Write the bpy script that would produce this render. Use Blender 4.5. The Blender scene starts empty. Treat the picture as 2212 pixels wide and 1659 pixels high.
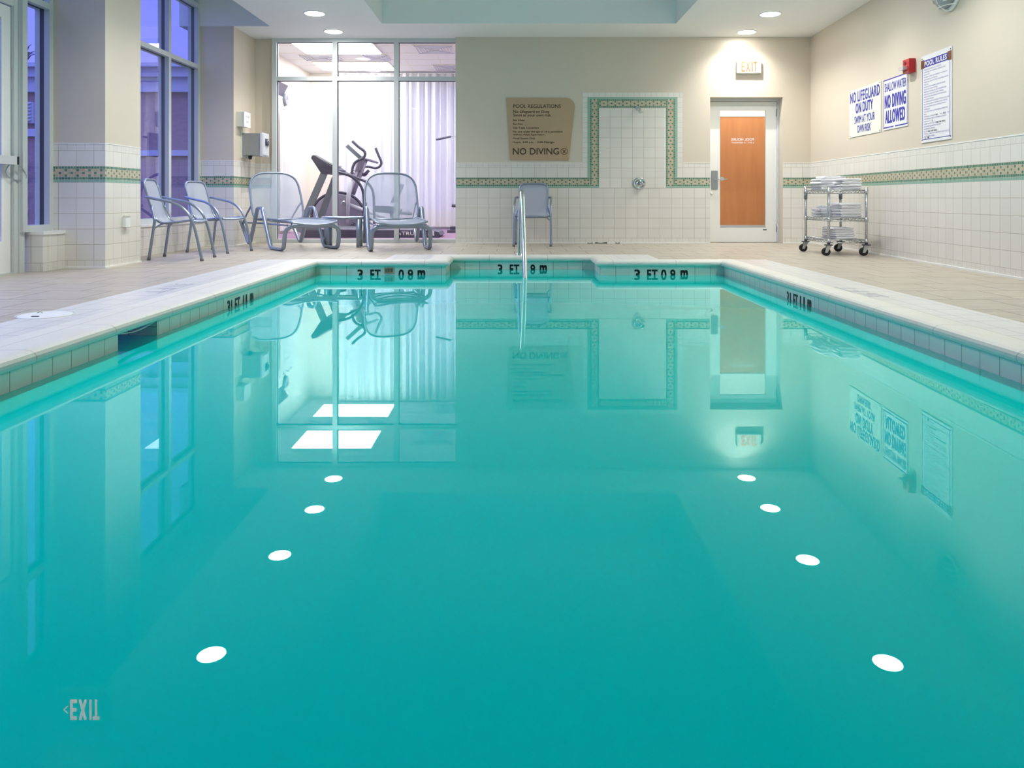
import bpy, math, random
from mathutils import Vector, Matrix
random.seed(7)
scene = bpy.context.scene
COL = scene.collection

# ------------------------------------------------------------------ camera, world, exposure
F = 1463.0            # focal length in pixels of the 2212 px wide frame
ZC = 0.845            # eye height above the water (water is z = 0)
ZD = 0.155            # pool deck height
HX, HY = 1111.0, 428.0
cam_d = bpy.data.cameras.new('camera')
cam = bpy.data.objects.new('camera', cam_d); COL.objects.link(cam)
cam.location = (0, 0, ZC); cam.rotation_euler = (math.pi/2, 0, 0)
cam_d.sensor_fit = 'HORIZONTAL'; cam_d.sensor_width = 36.0
cam_d.lens = F/2212*36.0
cam_d.shift_x = (1106-HX)/2212.0
cam_d.shift_y = -(829.5-HY)/2212.0
cam_d.clip_start = 0.02
scene.camera = cam
scene.view_settings.view_transform = 'Standard'
scene.view_settings.look = 'None'
scene.view_settings.gamma = 1.0
scene.view_settings.use_curve_mapping = False
scene.view_settings.exposure = 0.0
scene.cycles.use_denoising = True
scene.cycles.max_bounces = 12
scene.cycles.diffuse_bounces = 5
scene.cycles.glossy_bounces = 5
scene.cycles.transparent_max_bounces = 16
scene.cycles.sample_clamp_indirect = 6.0
scene.cycles.caustics_reflective = False
scene.cycles.caustics_refractive = False

DOWNLIGHT_W = 100.0
DISC_EMIT = 45.0
TROFFER_EMIT = 18.5

def lin(c):
    return tuple(((v/255)/12.92 if v/255 <= 0.04045 else ((v/255+0.055)/1.055)**2.4) for v in c)

world = bpy.data.worlds.new('dusk_sky'); scene.world = world
world.use_nodes = True
wn = world.node_tree.nodes; wl = world.node_tree.links
bg = wn['Background']
tc = wn.new('ShaderNodeTexCoord'); sp = wn.new('ShaderNodeSeparateXYZ')
wl.new(tc.outputs['Generated'], sp.inputs[0])
cr = wn.new('ShaderNodeValToRGB')
wl.new(sp.outputs['Z'], cr.inputs[0])
cr.color_ramp.elements[0].position = 0.0; cr.color_ramp.elements[0].color = (0.215, 0.245, 0.88, 1)
cr.color_ramp.elements[1].position = 0.30; cr.color_ramp.elements[1].color = (0.19, 0.22, 0.89, 1)
e = cr.color_ramp.elements.new(1.0); e.color = (0.20, 0.30, 1.0, 1)
wl.new(cr.outputs[0], bg.inputs[0])
mr = wn.new('ShaderNodeMapRange'); mr.interpolation_type = 'SMOOTHSTEP'
mr.inputs[1].default_value = 0.30; mr.inputs[2].default_value = 0.75; mr.inputs[3].default_value = 1.5; mr.inputs[4].default_value = 3.6
wl.new(sp.outputs['Z'], mr.inputs[0]); wl.new(mr.outputs[0], bg.inputs[1])

# ------------------------------------------------------------------ helpers
def PX(px, py, d):                      # the place a measured point stands, at depth d
    return Vector(((px-HX)/F*d, d, ZC-(py-HY)/F*d))
def PXx(px, d): return (px-HX)/F*d
def PZ(py, d): return ZC-(py-HY)/F*d

class NT:
    def __init__(s, name):
        s.m = bpy.data.materials.new(name); s.m.use_nodes = True
        s.t = s.m.node_tree; s.n = s.t.nodes; s.l = s.t.links
        s.bsdf = s.n['Principled BSDF']; s.out = s.n['Material Output']
    def math(s, op, a, b=None, c=None):
        k = s.n.new('ShaderNodeMath'); k.operation = op
        for i, v in enumerate((a, b, c)):
            if v is None: continue
            if isinstance(v, (int, float)): k.inputs[i].default_value = v
            else: s.l.new(v, k.inputs[i])
        return k.outputs[0]
    def mix(s, f, a, b):
        k = s.n.new('ShaderNodeMix'); k.data_type = 'RGBA'
        for i, v in ((0, f), (6, a), (7, b)):
            if isinstance(v, (int, float)): k.inputs[i].default_value = v
            elif isinstance(v, tuple): k.inputs[i].default_value = (*v[:3], 1)
            else: s.l.new(v, k.inputs[i])
        return k.outputs[2]
    def noise(s, vec, scale, detail=3, rough=0.5):
        k = s.n.new('ShaderNodeTexNoise'); k.inputs['Scale'].default_value = scale
        k.inputs['Detail'].default_value = detail; k.inputs['Roughness'].default_value = rough
        if vec is not None: s.l.new(vec, k.inputs['Vector'])
        return k.outputs['Fac']
    def white(s, vec):
        k = s.n.new('ShaderNodeTexWhiteNoise'); k.noise_dimensions = '2D'; s.l.new(vec, k.inputs['Vector'])
        return k.outputs['Value']
    def sep(s, vec):
        k = s.n.new('ShaderNodeSeparateXYZ'); s.l.new(vec, k.inputs[0]); return k.outputs
    def comb(s, x, y, z=0.0):
        k = s.n.new('ShaderNodeCombineXYZ')
        for i, v in enumerate((x, y, z)):
            if isinstance(v, (int, float)): k.inputs[i].default_value = v
            else: s.l.new(v, k.inputs[i])
        return k.outputs[0]
    def uv(s):
        return s.n.new('ShaderNodeUVMap').outputs[0]
    def pos(s):
        return s.n.new('ShaderNodeNewGeometry').outputs['Position']
    def bump(s, h, strength, dist=0.01):
        k = s.n.new('ShaderNodeBump'); k.inputs['Strength'].default_value = strength
        k.inputs['Distance'].default_value = dist; s.l.new(h, k.inputs['Height'])
        s.l.new(k.outputs[0], s.bsdf.inputs['Normal']); return k.outputs[0]
    def base(s, c):
        if isinstance(c, tuple): s.bsdf.inputs['Base Color'].default_value = (*c[:3], 1)
        else: s.l.new(c, s.bsdf.inputs['Base Color'])
    def set(s, rough=None, metal=None, spec=None):
        if rough is not None: s.bsdf.inputs['Roughness'].default_value = rough
        if metal is not None: s.bsdf.inputs['Metallic'].default_value = metal
        if spec is not None: s.bsdf.inputs['Specular IOR Level'].default_value = spec

def simple(name, rgb, rough=0.5, metal=0.0, noise=0.0, nscale=20, spec=None, srgb=True):
    k = NT(name); c = lin(rgb) if srgb else rgb
    if noise:
        f = k.noise(k.n.new('ShaderNodeTexCoord').outputs['Object'], nscale)
        k.base(k.mix(f, tuple(v*(1-noise) for v in c), tuple(min(1, v*(1+noise)) for v in c)))
    else: k.base(c)
    k.set(rough, metal, spec)
    return k.m

def emit(name, rgb, strength, srgb=True):
    k = NT(name); c = lin(rgb) if srgb else rgb
    k.base(c); k.bsdf.inputs['Emission Color'].default_value = (*c, 1)
    k.bsdf.inputs['Emission Strength'].default_value = strength; k.set(0.6)
    return k.m

def grid_mask(k, u, v, w):              # 1 on grout lines of a unit grid
    fu = k.math('FRACT', u); fv = k.math('FRACT', v)
    au = k.math('MINIMUM', fu, k.math('SUBTRACT', 1.0, fu))
    av = k.math('MINIMUM', fv, k.math('SUBTRACT', 1.0, fv))
    return k.math('LESS_THAN', k.math('MINIMUM', au, av), w)

def tile_mat(name, tile, grout, w, rough=0.16, var=0.05):
    k = NT(name); uv = k.uv(); s = k.sep(uv)
    g = grid_mask(k, s[0], s[1], w)
    rnd = k.white(k.comb(k.math('FLOOR', s[0]), k.math('FLOOR', s[1])))
    t = k.mix(rnd, tuple(v*(1-var) for v in lin(tile)), lin(tile))
    k.base(k.mix(g, t, lin(grout)))
    k.set(rough)
    r = k.math('ADD', rough, k.math('MULTIPLY', g, 0.5)); k.l.new(r, k.bsdf.inputs['Roughness'])
    k.bump(k.math('SUBTRACT', 1.0, g), 0.25, 0.003)
    return k.m

def mosaic_mat():
    k = NT('mosaic_tile'); uv = k.uv(); s = k.sep(uv)
    i = k.math('FLOOR', s[0]); j = k.math('FLOOR', s[1])
    edge = k.math('MAXIMUM', k.math('LESS_THAN', j, 0.5), k.math('GREATER_THAN', j, 3.5))
    midj = k.math('COMPARE', j, 2.0, 0.1)
    im = k.math('FLOORED_MODULO', k.math('ADD', i, k.math('MULTIPLY', midj, 2.0)), 4.0)
    acc = k.math('LESS_THAN', im, 0.5)
    green = k.math('MAXIMUM', edge, acc)
    rnd = k.white(k.comb(i, j))
    tan = k.mix(rnd, lin((186, 170, 142)), lin((205, 190, 164)))
    gr = k.mix(rnd, lin((66, 118, 98)), lin((98, 146, 124)))
    c = k.mix(green, tan, gr)
    g = grid_mask(k, s[0], s[1], 0.07)
    k.base(k.mix(g, c, lin((196, 196, 178)))); k.set(0.25)
    return k.m

def glass_mat(name, tint=(1, 1, 1), boost=1.0, ior=1.35):
    k = NT(name); k.n.remove(k.bsdf)
    tr = k.n.new('ShaderNodeBsdfTransparent'); tr.inputs[0].default_value = (*tint, 1)
    gl = k.n.new('ShaderNodeBsdfGlossy'); gl.inputs['Roughness'].default_value = 0.0
    fr = k.n.new('ShaderNodeFresnel'); fr.inputs[0].default_value = ior
    geo = k.n.new('ShaderNodeNewGeometry')
    mx = k.n.new('ShaderNodeMixShader')
    fac = k.math('MULTIPLY', k.math('MULTIPLY', fr.outputs[0], boost), k.math('SUBTRACT', 1.0, geo.outputs['Backfacing']))
    k.l.new(k.math('MINIMUM', fac, 1.0), mx.inputs[0])
    k.l.new(tr.outputs[0], mx.inputs[1]); k.l.new(gl.outputs[0], mx.inputs[2])
    k.l.new(mx.outputs[0], k.out.inputs[0])
    return k.m

def mesh_fabric(name, rgb, open_=0.4):
    k = NT(name); k.base(lin(rgb)); k.set(0.55)
    tr = k.n.new('ShaderNodeBsdfTransparent'); mx = k.n.new('ShaderNodeMixShader')
    mx.inputs[0].default_value = open_
    k.l.new(k.bsdf.outputs[0], mx.inputs[1]); k.l.new(tr.outputs[0], mx.inputs[2])
    k.l.new(mx.outputs[0], k.out.inputs[0])
    return k.m

def curtain_mat():
    k = NT('sheer_curtain_cloth'); k.n.remove(k.bsdf)
    d = k.n.new('ShaderNodeBsdfDiffuse'); d.inputs[0].default_value = (0.90, 0.89, 0.87, 1)
    t = k.n.new('ShaderNodeBsdfTranslucent'); t.inputs[0].default_value = (0.8, 0.8, 0.85, 1)
    tr = k.n.new('ShaderNodeBsdfTransparent')
    m1 = k.n.new('ShaderNodeMixShader'); m1.inputs[0].default_value = 0.15
    k.l.new(d.outputs[0], m1.inputs[1]); k.l.new(t.outputs[0], m1.inputs[2])
    m2 = k.n.new('ShaderNodeMixShader'); m2.inputs[0].default_value = 0.08
    k.l.new(m1.outputs[0], m2.inputs[1]); k.l.new(tr.outputs[0], m2.inputs[2])
    k.l.new(m2.outputs[0], k.out.inputs[0])
    return k.m

def water_mat():
    k = NT('pool_water'); k.n.remove(k.bsdf)
    p = k.pos()
    n1 = k.noise(p, 1.6, 2); 
    b = k.n.new('ShaderNodeBump'); b.inputs['Strength'].default_value = 0.0015; b.inputs['Distance'].default_value = 0.05
    k.l.new(n1, b.inputs['Height'])
    d = k.n.new('ShaderNodeBsdfDiffuse'); d.inputs[0].default_value = (*WATER_RGB, 1)
    g = k.n.new('ShaderNodeBsdfGlossy'); g.inputs['Roughness'].default_value = 0.0
    g.inputs[0].default_value = (0.70, 1, 1, 1)
    k.l.new(b.outputs[0], g.inputs['Normal'])
    fr = k.n.new('ShaderNodeFresnel'); fr.inputs[0].default_value = 1.36
    mx = k.n.new('ShaderNodeMixShader')
    k.l.new(k.math('MINIMUM', k.math('MAXIMUM', k.math('SUBTRACT', k.math('MULTIPLY', fr.outputs[0], WATER_GLOSS), 0.058), 0.010), 1.0), mx.inputs[0])
    k.l.new(d.outputs[0], mx.inputs[1]); k.l.new(g.outputs[0], mx.inputs[2])
    k.l.new(mx.outputs[0], k.out.inputs[0])
    return k.m
WATER_RGB = (0.0, 0.67, 0.62)
WATER_GLOSS = 1.6

def deck_mat():
    k = NT('deck_stone_tile'); s = k.sep(k.pos())
    v = k.math('DIVIDE', s[1], 0.42)
    row = k.math('FLOOR', v)
    u = k.math('ADD', k.math('DIVIDE', s[0], 0.46), k.math('MULTIPLY', k.math('FLOORED_MODULO', row, 2.0), 0.5))
    g = grid_mask(k, u, v, 0.012)
    rnd = k.white(k.comb(k.math('FLOOR', u), row))
    n = k.noise(k.comb(k.math('MULTIPLY', s[0], 2.2), k.math('MULTIPLY', s[1], 7.0), rnd), 1.6, 5, 0.6)
    c = k.mix(n, lin((144, 134, 116)), lin((210, 203, 188)))
    c = k.mix(k.math('MULTIPLY', rnd, 0.45), c, lin((178, 170, 162)))
    k.base(k.mix(g, c, lin((126, 114, 98)))); k.set(0.42)
    return k.m

def border_mat():
    k = NT('white_border_tile'); s = k.sep(k.pos())
    g = grid_mask(k, k.math('DIVIDE', k.math('SUBTRACT', s[0], 0.005), 0.172), k.math('DIVIDE', s[1], 0.2), 0.018)
    n = k.noise(k.pos(), 3, 3)
    c = k.mix(n, lin((212, 211, 208)), lin((224, 224, 222)))
    k.base(k.mix(g, c, lin((178, 178, 182)))); k.set(0.3)
    return k.m

def coping_mat():
    k = NT('cast_coping_stone'); s = k.sep(k.pos())
    n = k.noise(k.pos(), 4, 5, 0.65); sp_ = k.noise(k.pos(), 70, 2)
    c = k.mix(n, lin((210, 208, 200)), lin((226, 225, 218)))
    pit = k.math('GREATER_THAN', sp_, 0.72)
    c = k.mix(k.math('MULTIPLY', pit, 0.4), c, lin((150, 145, 130)))
    j = k.math('MAXIMUM', k.math('LESS_THAN', k.math('FRACT', k.math('DIVIDE', s[1], 0.61)), 0.011), k.math('LESS_THAN', k.math('FRACT', k.math('DIVIDE', k.math('ADD', s[0], 0.3), 0.69)), 0.01))
    c = k.mix(k.math('MULTIPLY', j, 0.55), c, lin((150, 148, 140)))
    k.base(c); k.set(0.5)
    return k.m

def carpet_mat():
    k = NT('purple_carpet'); n = k.noise(k.pos(), 40, 3)
    k.base(k.mix(n, lin((138, 108, 138)), lin((160, 130, 160)))); k.set(0.95)
    return k.m

def wood_mat():
    k = NT('cherry_wood_veneer'); s = k.sep(k.pos())
    w = k.noise(k.comb(k.math('MULTIPLY', s[0], 9.0), s[1], k.math('MULTIPLY', s[2], 0.9)), 1.3, 5, 0.6)
    k.base(k.mix(w, lin((202, 124, 74)), lin((226, 158, 104)))); k.set(0.3)
    return k.m

def brick_mat():
    k = NT('brick'); s = k.sep(k.pos())
    b = k.n.new('ShaderNodeTexBrick'); b.inputs['Scale'].default_value = 4.5
    b.inputs['Color1'].default_value = (0.44, 0.25, 0.25, 1); b.inputs['Color2'].default_value = (0.38, 0.21, 0.22, 1)
    b.inputs['Mortar'].default_value = (0.36, 0.24, 0.24, 1)
    k.l.new(k.comb(s[0], s[2]), b.inputs['Vector']); k.base(b.outputs[0]); k.set(0.9)
    return k.m

M = {}
M['paint'] = simple('beige_wall_paint', (216, 206, 190), 0.42, noise=0.02, nscale=2)
M['tile'] = tile_mat('white_wall_tile', (232, 230, 223), (186, 178, 164), 0.016)
M['half'] = tile_mat('small_wall_tile', (231, 229, 222), (196, 190, 178), 0.024)
M['mosaic'] = mosaic_mat()
M['strip'] = tile_mat('pale_green_strip_tile', (146, 184, 168), (170, 196, 182), 0.05)
M['pooltile'] = tile_mat('pool_band_tile', (232, 240, 230), (160, 172, 160), 0.02)
M['ceiling'] = simple('ceiling_paint', (240, 241, 241), 0.8)
M['pooltileplain'] = simple('pool_marker_tile', (232, 240, 230), 0.2)
M['deck'] = deck_mat(); M['border'] = border_mat(); M['coping'] = coping_mat()
M['caulk'] = simple('white_cove_caulk', (240, 240, 236), 0.4)
M['frame'] = simple('pale_painted_aluminium', (206, 212, 212), 0.38, 0.0)
M['gasket'] = simple('dark_gasket', (18, 22, 48), 0.5)
M['glass'] = glass_mat('window_glass', (0.98, 0.99, 1.0), 3.3)
M['glassin'] = glass_mat('interior_glass', (0.99, 1, 0.99), 0.6)
M['water'] = water_mat()
M['plaster'] = simple('pool_plaster', (120, 205, 200), 0.8)
M['metal'] = simple('silver_blue_powder_coated_tube', (146, 158, 176), 0.3, 0.55)
M['sling'] = mesh_fabric('grey_mesh_sling', (176, 190, 212), 0.5)
M['slingchair'] = mesh_fabric('grey_chair_mesh_sling', (176, 184, 202), 0.2)
M['cap'] = simple('grey_foot_cap', (104, 106, 112), 0.6)
M['foot'] = simple('dark_rubber', (52, 54, 58), 0.6)
M['chrome'] = simple('polished_chrome', (214, 218, 222), 0.08, 1.0)
M['railsteel'] = simple('satin_stainless_rail', (216, 220, 220), 0.2, 1.0)
M['steel'] = simple('brushed_steel', (176, 182, 188), 0.28, 0.9)
M['wire'] = simple('chromed_wire', (196, 200, 204), 0.2, 0.85)
M['black'] = simple('black_rubber', (24, 22, 24), 0.5)
M['white'] = simple('white_plastic', (236, 238, 236), 0.35)
M['offwhite'] = simple('offwhite_plastic', (222, 224, 216), 0.4)
M['towel'] = simple('white_terry_cloth', (242, 242, 246), 0.95, noise=0.03, nscale=60)
M['boxgrey'] = simple('grey_steel_enclosure', (150, 152, 152), 0.45)
M['boxlid'] = simple('pale_grey_lid', (206, 208, 214), 0.4)
M['signtan'] = simple('tan_sign_panel', (188, 161, 130), 0.55, noise=0.03, nscale=8)
M['brown'] = simple('dark_brown_lettering', (66, 48, 30), 0.6)
M['signwhite'] = simple('white_sign_sheet', (236, 236, 240), 0.35)
M['signcream'] = simple('cream_sign_sheet', (232, 236, 224), 0.35)
M['blue'] = simple('blue_sign_ink', (48, 44, 172), 0.4)
M['fineblue'] = simple('fine_blue_print', (122, 122, 176), 0.5)
M['ink'] = simple('black_marker_ink', (40, 40, 60), 0.5)
M['fadedink'] = simple('faded_deck_print', (184, 186, 198), 0.5)
M['tape'] = simple('brown_packing_tape', (118, 66, 40), 0.35)
M['letterblack'] = simple('black_tile_lettering', (20, 26, 30), 0.3)
M['red'] = simple('red_alarm_plastic', (186, 32, 40), 0.35)
M['clear'] = simple('clear_strobe_lens', (196, 182, 186), 0.1)
M['lens'] = simple('grey_lens', (164, 168, 176), 0.2)
M['exitface'] = simple('exit_sign_face', (196, 190, 172), 0.5)
M['exitletter'] = emit('lit_exit_letters', (196, 84, 36), 0.25)
M['exitletter2'] = emit('lit_exit_letters_red', (255, 120, 110), 11.0)
M['disc'] = emit('lit_downlight_lens', (255, 252, 244), DISC_EMIT)
M['troffer'] = emit('lit_troffer_diffuser', (250, 250, 255), TROFFER_EMIT)
M['corridorfill'] = emit('added_corridor_emitter', (250, 250, 250), 12.0)
M['gymwall'] = simple('gym_wall_paint', (236, 230, 218), 0.7)
M['gymceil'] = simple('gym_ceiling_tile', (232, 230, 230), 0.8)
M['carpet'] = carpet_mat(); M['wood'] = wood_mat(); M['brick'] = brick_mat()
M['curtain'] = curtain_mat()
M['gymdark'] = simple('charcoal_machine_plastic', (84, 82, 100), 0.4)
M['gymgrey'] = simple('grey_machine_paint', (128, 136, 146), 0.4, 0.2)
M['gymmid'] = simple('mid_grey_machine_cover', (150, 146, 168), 0.4)
M['gymlight'] = simple('light_machine_paint', (206, 206, 222), 0.35)
M['gympanel'] = simple('pale_console_face', (232, 230, 234), 0.3)
M['stone'] = simple('exterior_white_trim', (214, 212, 214), 0.8)
M['ground'] = simple('asphalt', (70, 70, 74), 0.9)
M['weir'] = simple('pale_plastic_weir', (214, 228, 222), 0.3)
M['gap'] = simple('dark_gap', (24, 20, 16), 0.9)
M['moss'] = simple('green_tab', (120, 150, 70), 0.6)
M['knob'] = simple('dark_rotary_switch', (88, 90, 108), 0.35)

class MB:
    def __init__(s): s.v = []; s.f = []; s.uv = []; s.mi = []; s.sm = []
    def face(s, pts, mi=0, uvs=None, smooth=False):
        b = len(s.v); s.v += [tuple(p) for p in pts]
        s.f.append(tuple(range(b, b+len(pts)))); s.mi.append(mi); s.sm.append(smooth)
        s.uv.append(uvs or [(0, 0)]*len(pts)); return s
    def panel(s, o, u, v, w, h, mi=0, uv=None):     # quad from o along unit u, v; uv = (u0, v0, su, sv)
        o = Vector(o); u = Vector(u); v = Vector(v)
        q = None
        if uv:
            u0, v0, su, sv = uv
            q = [(u0, v0), (u0+w/su, v0), (u0+w/su, v0+h/sv), (u0, v0+h/sv)]
        return s.face([o, o+u*w, o+u*w+v*h, o+v*h], mi, q)
    def box(s, a, b, mi=0):
        (x0, y0, z0), (x1, y1, z1) = a, b
        if x0 > x1: x0, x1 = x1, x0
        if y0 > y1: y0, y1 = y1, y0
        if z0 > z1: z0, z1 = z1, z0
        p = [(x0,y0,z0),(x1,y0,z0),(x1,y1,z0),(x0,y1,z0),(x0,y0,z1),(x1,y0,z1),(x1,y1,z1),(x0,y1,z1)]
        return s.hexa(p, mi)
    def hexa(s, p, mi=0):
        for q in ((3,2,1,0),(4,5,6,7),(0,1,5,4),(1,2,6,5),(2,3,7,6),(3,0,4,7)): s.face([p[i] for i in q], mi)
        return s
    def obox(s, c, ax, ay, az, mi=0):               # oriented box: centre and three half-axis vectors
        c = Vector(c); ax = Vector(ax); ay = Vector(ay); az = Vector(az)
        p = [c-ax-ay-az, c+ax-ay-az, c+ax+ay-az, c-ax+ay-az, c-ax-ay+az, c+ax-ay+az, c+ax+ay+az, c-ax+ay+az]
        return s.hexa(p, mi)
    def tube(s, pts, r, n=10, mi=0, closed=False, r2=None, up=(0, 0, 1), caps=True):
        pts = [Vector(p) for p in pts]; m = len(pts); rings = []
        r2 = r if r2 is None else r2
        prev = None
        for i, p in enumerate(pts):
            if closed: t = pts[(i+1) % m]-pts[i-1]
            else: t = pts[min(i+1, m-1)]-pts[max(i-1, 0)]
            if t.length < 1e-9: t = Vector((0, 0, 1))
            t.normalize()
            if prev is None:
                a = Vector(up)
                if abs(a.dot(t)) > 0.95: a = Vector((1, 0, 0)) if abs(t.x) < 0.9 else Vector((0, 1, 0))
            else: a = prev
            a = (a-t*a.dot(t))
            if a.length < 1e-6: a = Vector((1, 0, 0))-t*t.x
            a.normalize(); prev = a; b = t.cross(a)
            rr = r[i] if isinstance(r, (list, tuple)) else r
            rr2 = r2[i] if isinstance(r2, (list, tuple)) else r2
            rings.append([p+a*rr*math.cos(2*math.pi*k/n)+b*rr2*math.sin(2*math.pi*k/n) for k in range(n)])
        base = len(s.v)
        for R in rings: s.v += [tuple(q) for q in R]
        for i in range(m if closed else m-1):
            j = (i+1) % m
            for k in range(n):
                l = (k+1) % n
                s.f.append((base+i*n+k, base+i*n+l, base+j*n+l, base+j*n+k)); s.mi.append(mi); s.sm.append(True); s.uv.append([(0, 0)]*4)
        if not closed and caps:
            s.f.append(tuple(base+k for k in reversed(range(n)))); s.mi.append(mi); s.sm.append(False); s.uv.append([(0,0)]*n)
            s.f.append(tuple(base+(m-1)*n+k for k in range(n))); s.mi.append(mi); s.sm.append(False); s.uv.append([(0,0)]*n)
        return s
    def lathe(s, c, axis, prof, n=24, mi=0, sx=(1, 1, 1)):      # prof: (radius, height along axis)
        c = Vector(c); ax = Vector(axis).normalized()
        a = Vector((0, 0, 1)) if abs(ax.z) < 0.9 else Vector((1, 0, 0))
        a = (a-ax*a.dot(ax)).normalized(); b = ax.cross(a)
        base = len(s.v); S = Vector(sx)
        for (r, h) in prof:
            for k in range(n):
                w = 2*math.pi*k/n
                o = a*r*math.cos(w)+b*r*math.sin(w)+ax*h
                s.v.append(tuple(c+Vector((o.x*S.x, o.y*S.y, o.z*S.z))))
        for i in range(len(prof)-1):
            for k in range(n):
                l = (k+1) % n
                s.f.append((base+i*n+k, base+i*n+l, base+(i+1)*n+l, base+(i+1)*n+k)); s.mi.append(mi); s.sm.append(True); s.uv.append([(0,0)]*4)
        s.f.append(tuple(base+k for k in reversed(range(n)))); s.mi.append(mi); s.sm.append(False); s.uv.append([(0,0)]*n)
        q = len(prof)-1
        s.f.append(tuple(base+q*n+k for k in range(n))); s.mi.append(mi); s.sm.append(False); s.uv.append([(0,0)]*n)
        return s
    def prism(s, poly, o, u, v, w, t, mi=0):        # 2D outline extruded by t along w
        o = Vector(o); u = Vector(u); v = Vector(v); w = Vector(w)
        A = [o+u*x+v*y for x, y in poly]; B = [p+w*t for p in A]
        s.face(list(reversed(A)), mi); s.face(B, mi)
        for i in range(len(A)):
            j = (i+1) % len(A); s.face([A[i], A[j], B[j], B[i]], mi)
        return s
    def grid(s, fn, nu, nv, mi=0):
        base = len(s.v)
        for i in range(nu+1):
            for j in range(nv+1): s.v.append(tuple(fn(i/nu, j/nv)))
        for i in range(nu):
            for j in range(nv):
                a = base+i*(nv+1)+j
                s.f.append((a, a+nv+1, a+nv+2, a+1)); s.mi.append(mi); s.sm.append(True); s.uv.append([(0,0)]*4)
        return s
    def text(s, string, o, u, v, w, cap, mi=0, bold=0.0):
        # glyphs fitted: left edge at o, width w, capital height cap, baseline on o
        vs, fs, bb, H = glyphs(string, 1.12 if bold > 0.012 else 1.0)
        nrm = Vector(u).cross(Vector(v)).normalized()*0.0002
        o = Vector(o); u = Vector(u); v = Vector(v)
        e = bold*cap/H                      # heavier strokes: the outline set again a little to each side
        sx = (w-2*e)/max(1e-6, bb[1]-bb[0]); sy = (cap-2*e)/H
        for q_, (dx, dy) in enumerate(((0, 0),) if not bold else ((0, 0), (2*e, 0), (0, 2*e), (2*e, 2*e), (e, e))):
            b = len(s.v)
            s.v += [tuple(o+u*((x-bb[0])*sx+dx)+v*(y*sy+dy)+nrm*q_) for x, y in vs]
            for q in fs:
                s.f.append(tuple(b+i for i in q)); s.mi.append(mi); s.sm.append(False); s.uv.append([(0,0)]*len(q))
        return s
    def xf(s, fn): s.v = [tuple(fn(Vector(p))) for p in s.v]; return s
    def build(s, name, mats, parent=None, loc=None, bevel=0.0):
        me = bpy.data.meshes.new(name)
        off = Vector(loc) if loc is not None else Vector((0, 0, 0))
        if parent is not None and loc is None: off = Vector(parent['_base'])
        me.from_pydata([tuple(Vector(p)-off) for p in s.v], [], s.f)
        mats = mats if isinstance(mats, (list, tuple)) else [mats]
        for m in mats: me.materials.append(M[m] if isinstance(m, str) else m)
        me.polygons.foreach_set('material_index', s.mi); me.polygons.foreach_set('use_smooth', s.sm)
        L = me.uv_layers.new(name='UVMap')
        flat = [c for f in s.uv for q in f for c in q]
        L.data.foreach_set('uv', flat)
        me.validate(); me.update()
        o = bpy.data.objects.new(name, me); COL.objects.link(o)
        if parent is not None:
            o.parent = parent
            if loc is not None: o.location = off-Vector(parent['_base'])
        elif loc is not None: o.location = off
        o['_base'] = tuple(off)
        if bevel:
            b = o.modifiers.new('edge', 'BEVEL'); b.width = bevel; b.segments = 2; b.limit_method = 'ANGLE'; b.angle_limit = 0.6
        return o

_gc = {}
def glyphs(string, space=1.0):
    key = (string, space)
    if key in _gc: return _gc[key]
    def get(t):
        cu = bpy.data.curves.new('lettering', 'FONT'); cu.body = t; cu.resolution_u = 3; cu.space_character = space
        ob = bpy.data.objects.new('lettering', cu); COL.objects.link(ob)
        dg = bpy.context.evaluated_depsgraph_get(); dg.update()
        me = bpy.data.meshes.new_from_object(ob.evaluated_get(dg))
        vs = [(p.co.x, p.co.y) for p in me.vertices]; fs = [tuple(p.vertices) for p in me.polygons]
        bpy.data.objects.remove(ob); bpy.data.meshes.remove(me); bpy.data.curves.remove(cu)
        return vs, fs
    vs, fs = get(string); hv, _ = get('H')
    H = max(y for x, y in hv)-min(y for x, y in hv)
    xs = [x for x, y in vs]
    _gc[key] = (vs, fs, (min(xs), max(xs)), H)
    return _gc[key]

def spline(pts, n=8, closed=False):
    pts = [Vector(p) for p in pts]; out = []; m = len(pts)
    rng = range(m if closed else m-1)
    for i in rng:
        if closed: p0, p1, p2, p3 = pts[i-1], pts[i], pts[(i+1) % m], pts[(i+2) % m]
        else: p0, p1, p2, p3 = pts[max(i-1, 0)], pts[i], pts[i+1], pts[min(i+2, m-1)]
        for k in range(n):
            t = k/n
            out.append(0.5*((2*p1)+(-p0+p2)*t+(2*p0-5*p1+4*p2-p3)*t*t+(-p0+3*p1-3*p2+p3)*t**3))
    if not closed: out.append(pts[-1])
    return out

def fillet(pts, rad, n=6):
    pts = [Vector(p) for p in pts]; out = [pts[0]]
    for i in range(1, len(pts)-1):
        a, p, b = pts[i-1], pts[i], pts[i+1]; r = rad[i-1] if isinstance(rad, (list, tuple)) else rad
        d1 = (a-p).normalized(); d2 = (b-p).normalized(); ang = d1.angle(d2)
        if ang > 3.05: out.append(p); continue
        t = min(r/math.tan(ang/2), 0.48*(a-p).length, 0.48*(b-p).length)
        q1, q2 = p+d1*t, p+d2*t
        for k in range(n+1):
            u = k/n; out.append(q1*(1-u)**2+p*(2*u*(1-u))+q2*u*u)
    out.append(pts[-1]); return out

def tag(o, label, cat, group=None, kind=None):
    o['label'] = label; o['category'] = cat
    if group: o['group'] = group
    if kind: o['kind'] = kind
    return o
def struct(o): o['kind'] = 'structure'; return o
def thing(name, base, label, cat, group=None):
    o = bpy.data.objects.new(name, None); COL.objects.link(o)
    o.location = base; o['_base'] = tuple(base); o.empty_display_size = 0.1
    return tag(o, label, cat, group)

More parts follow.
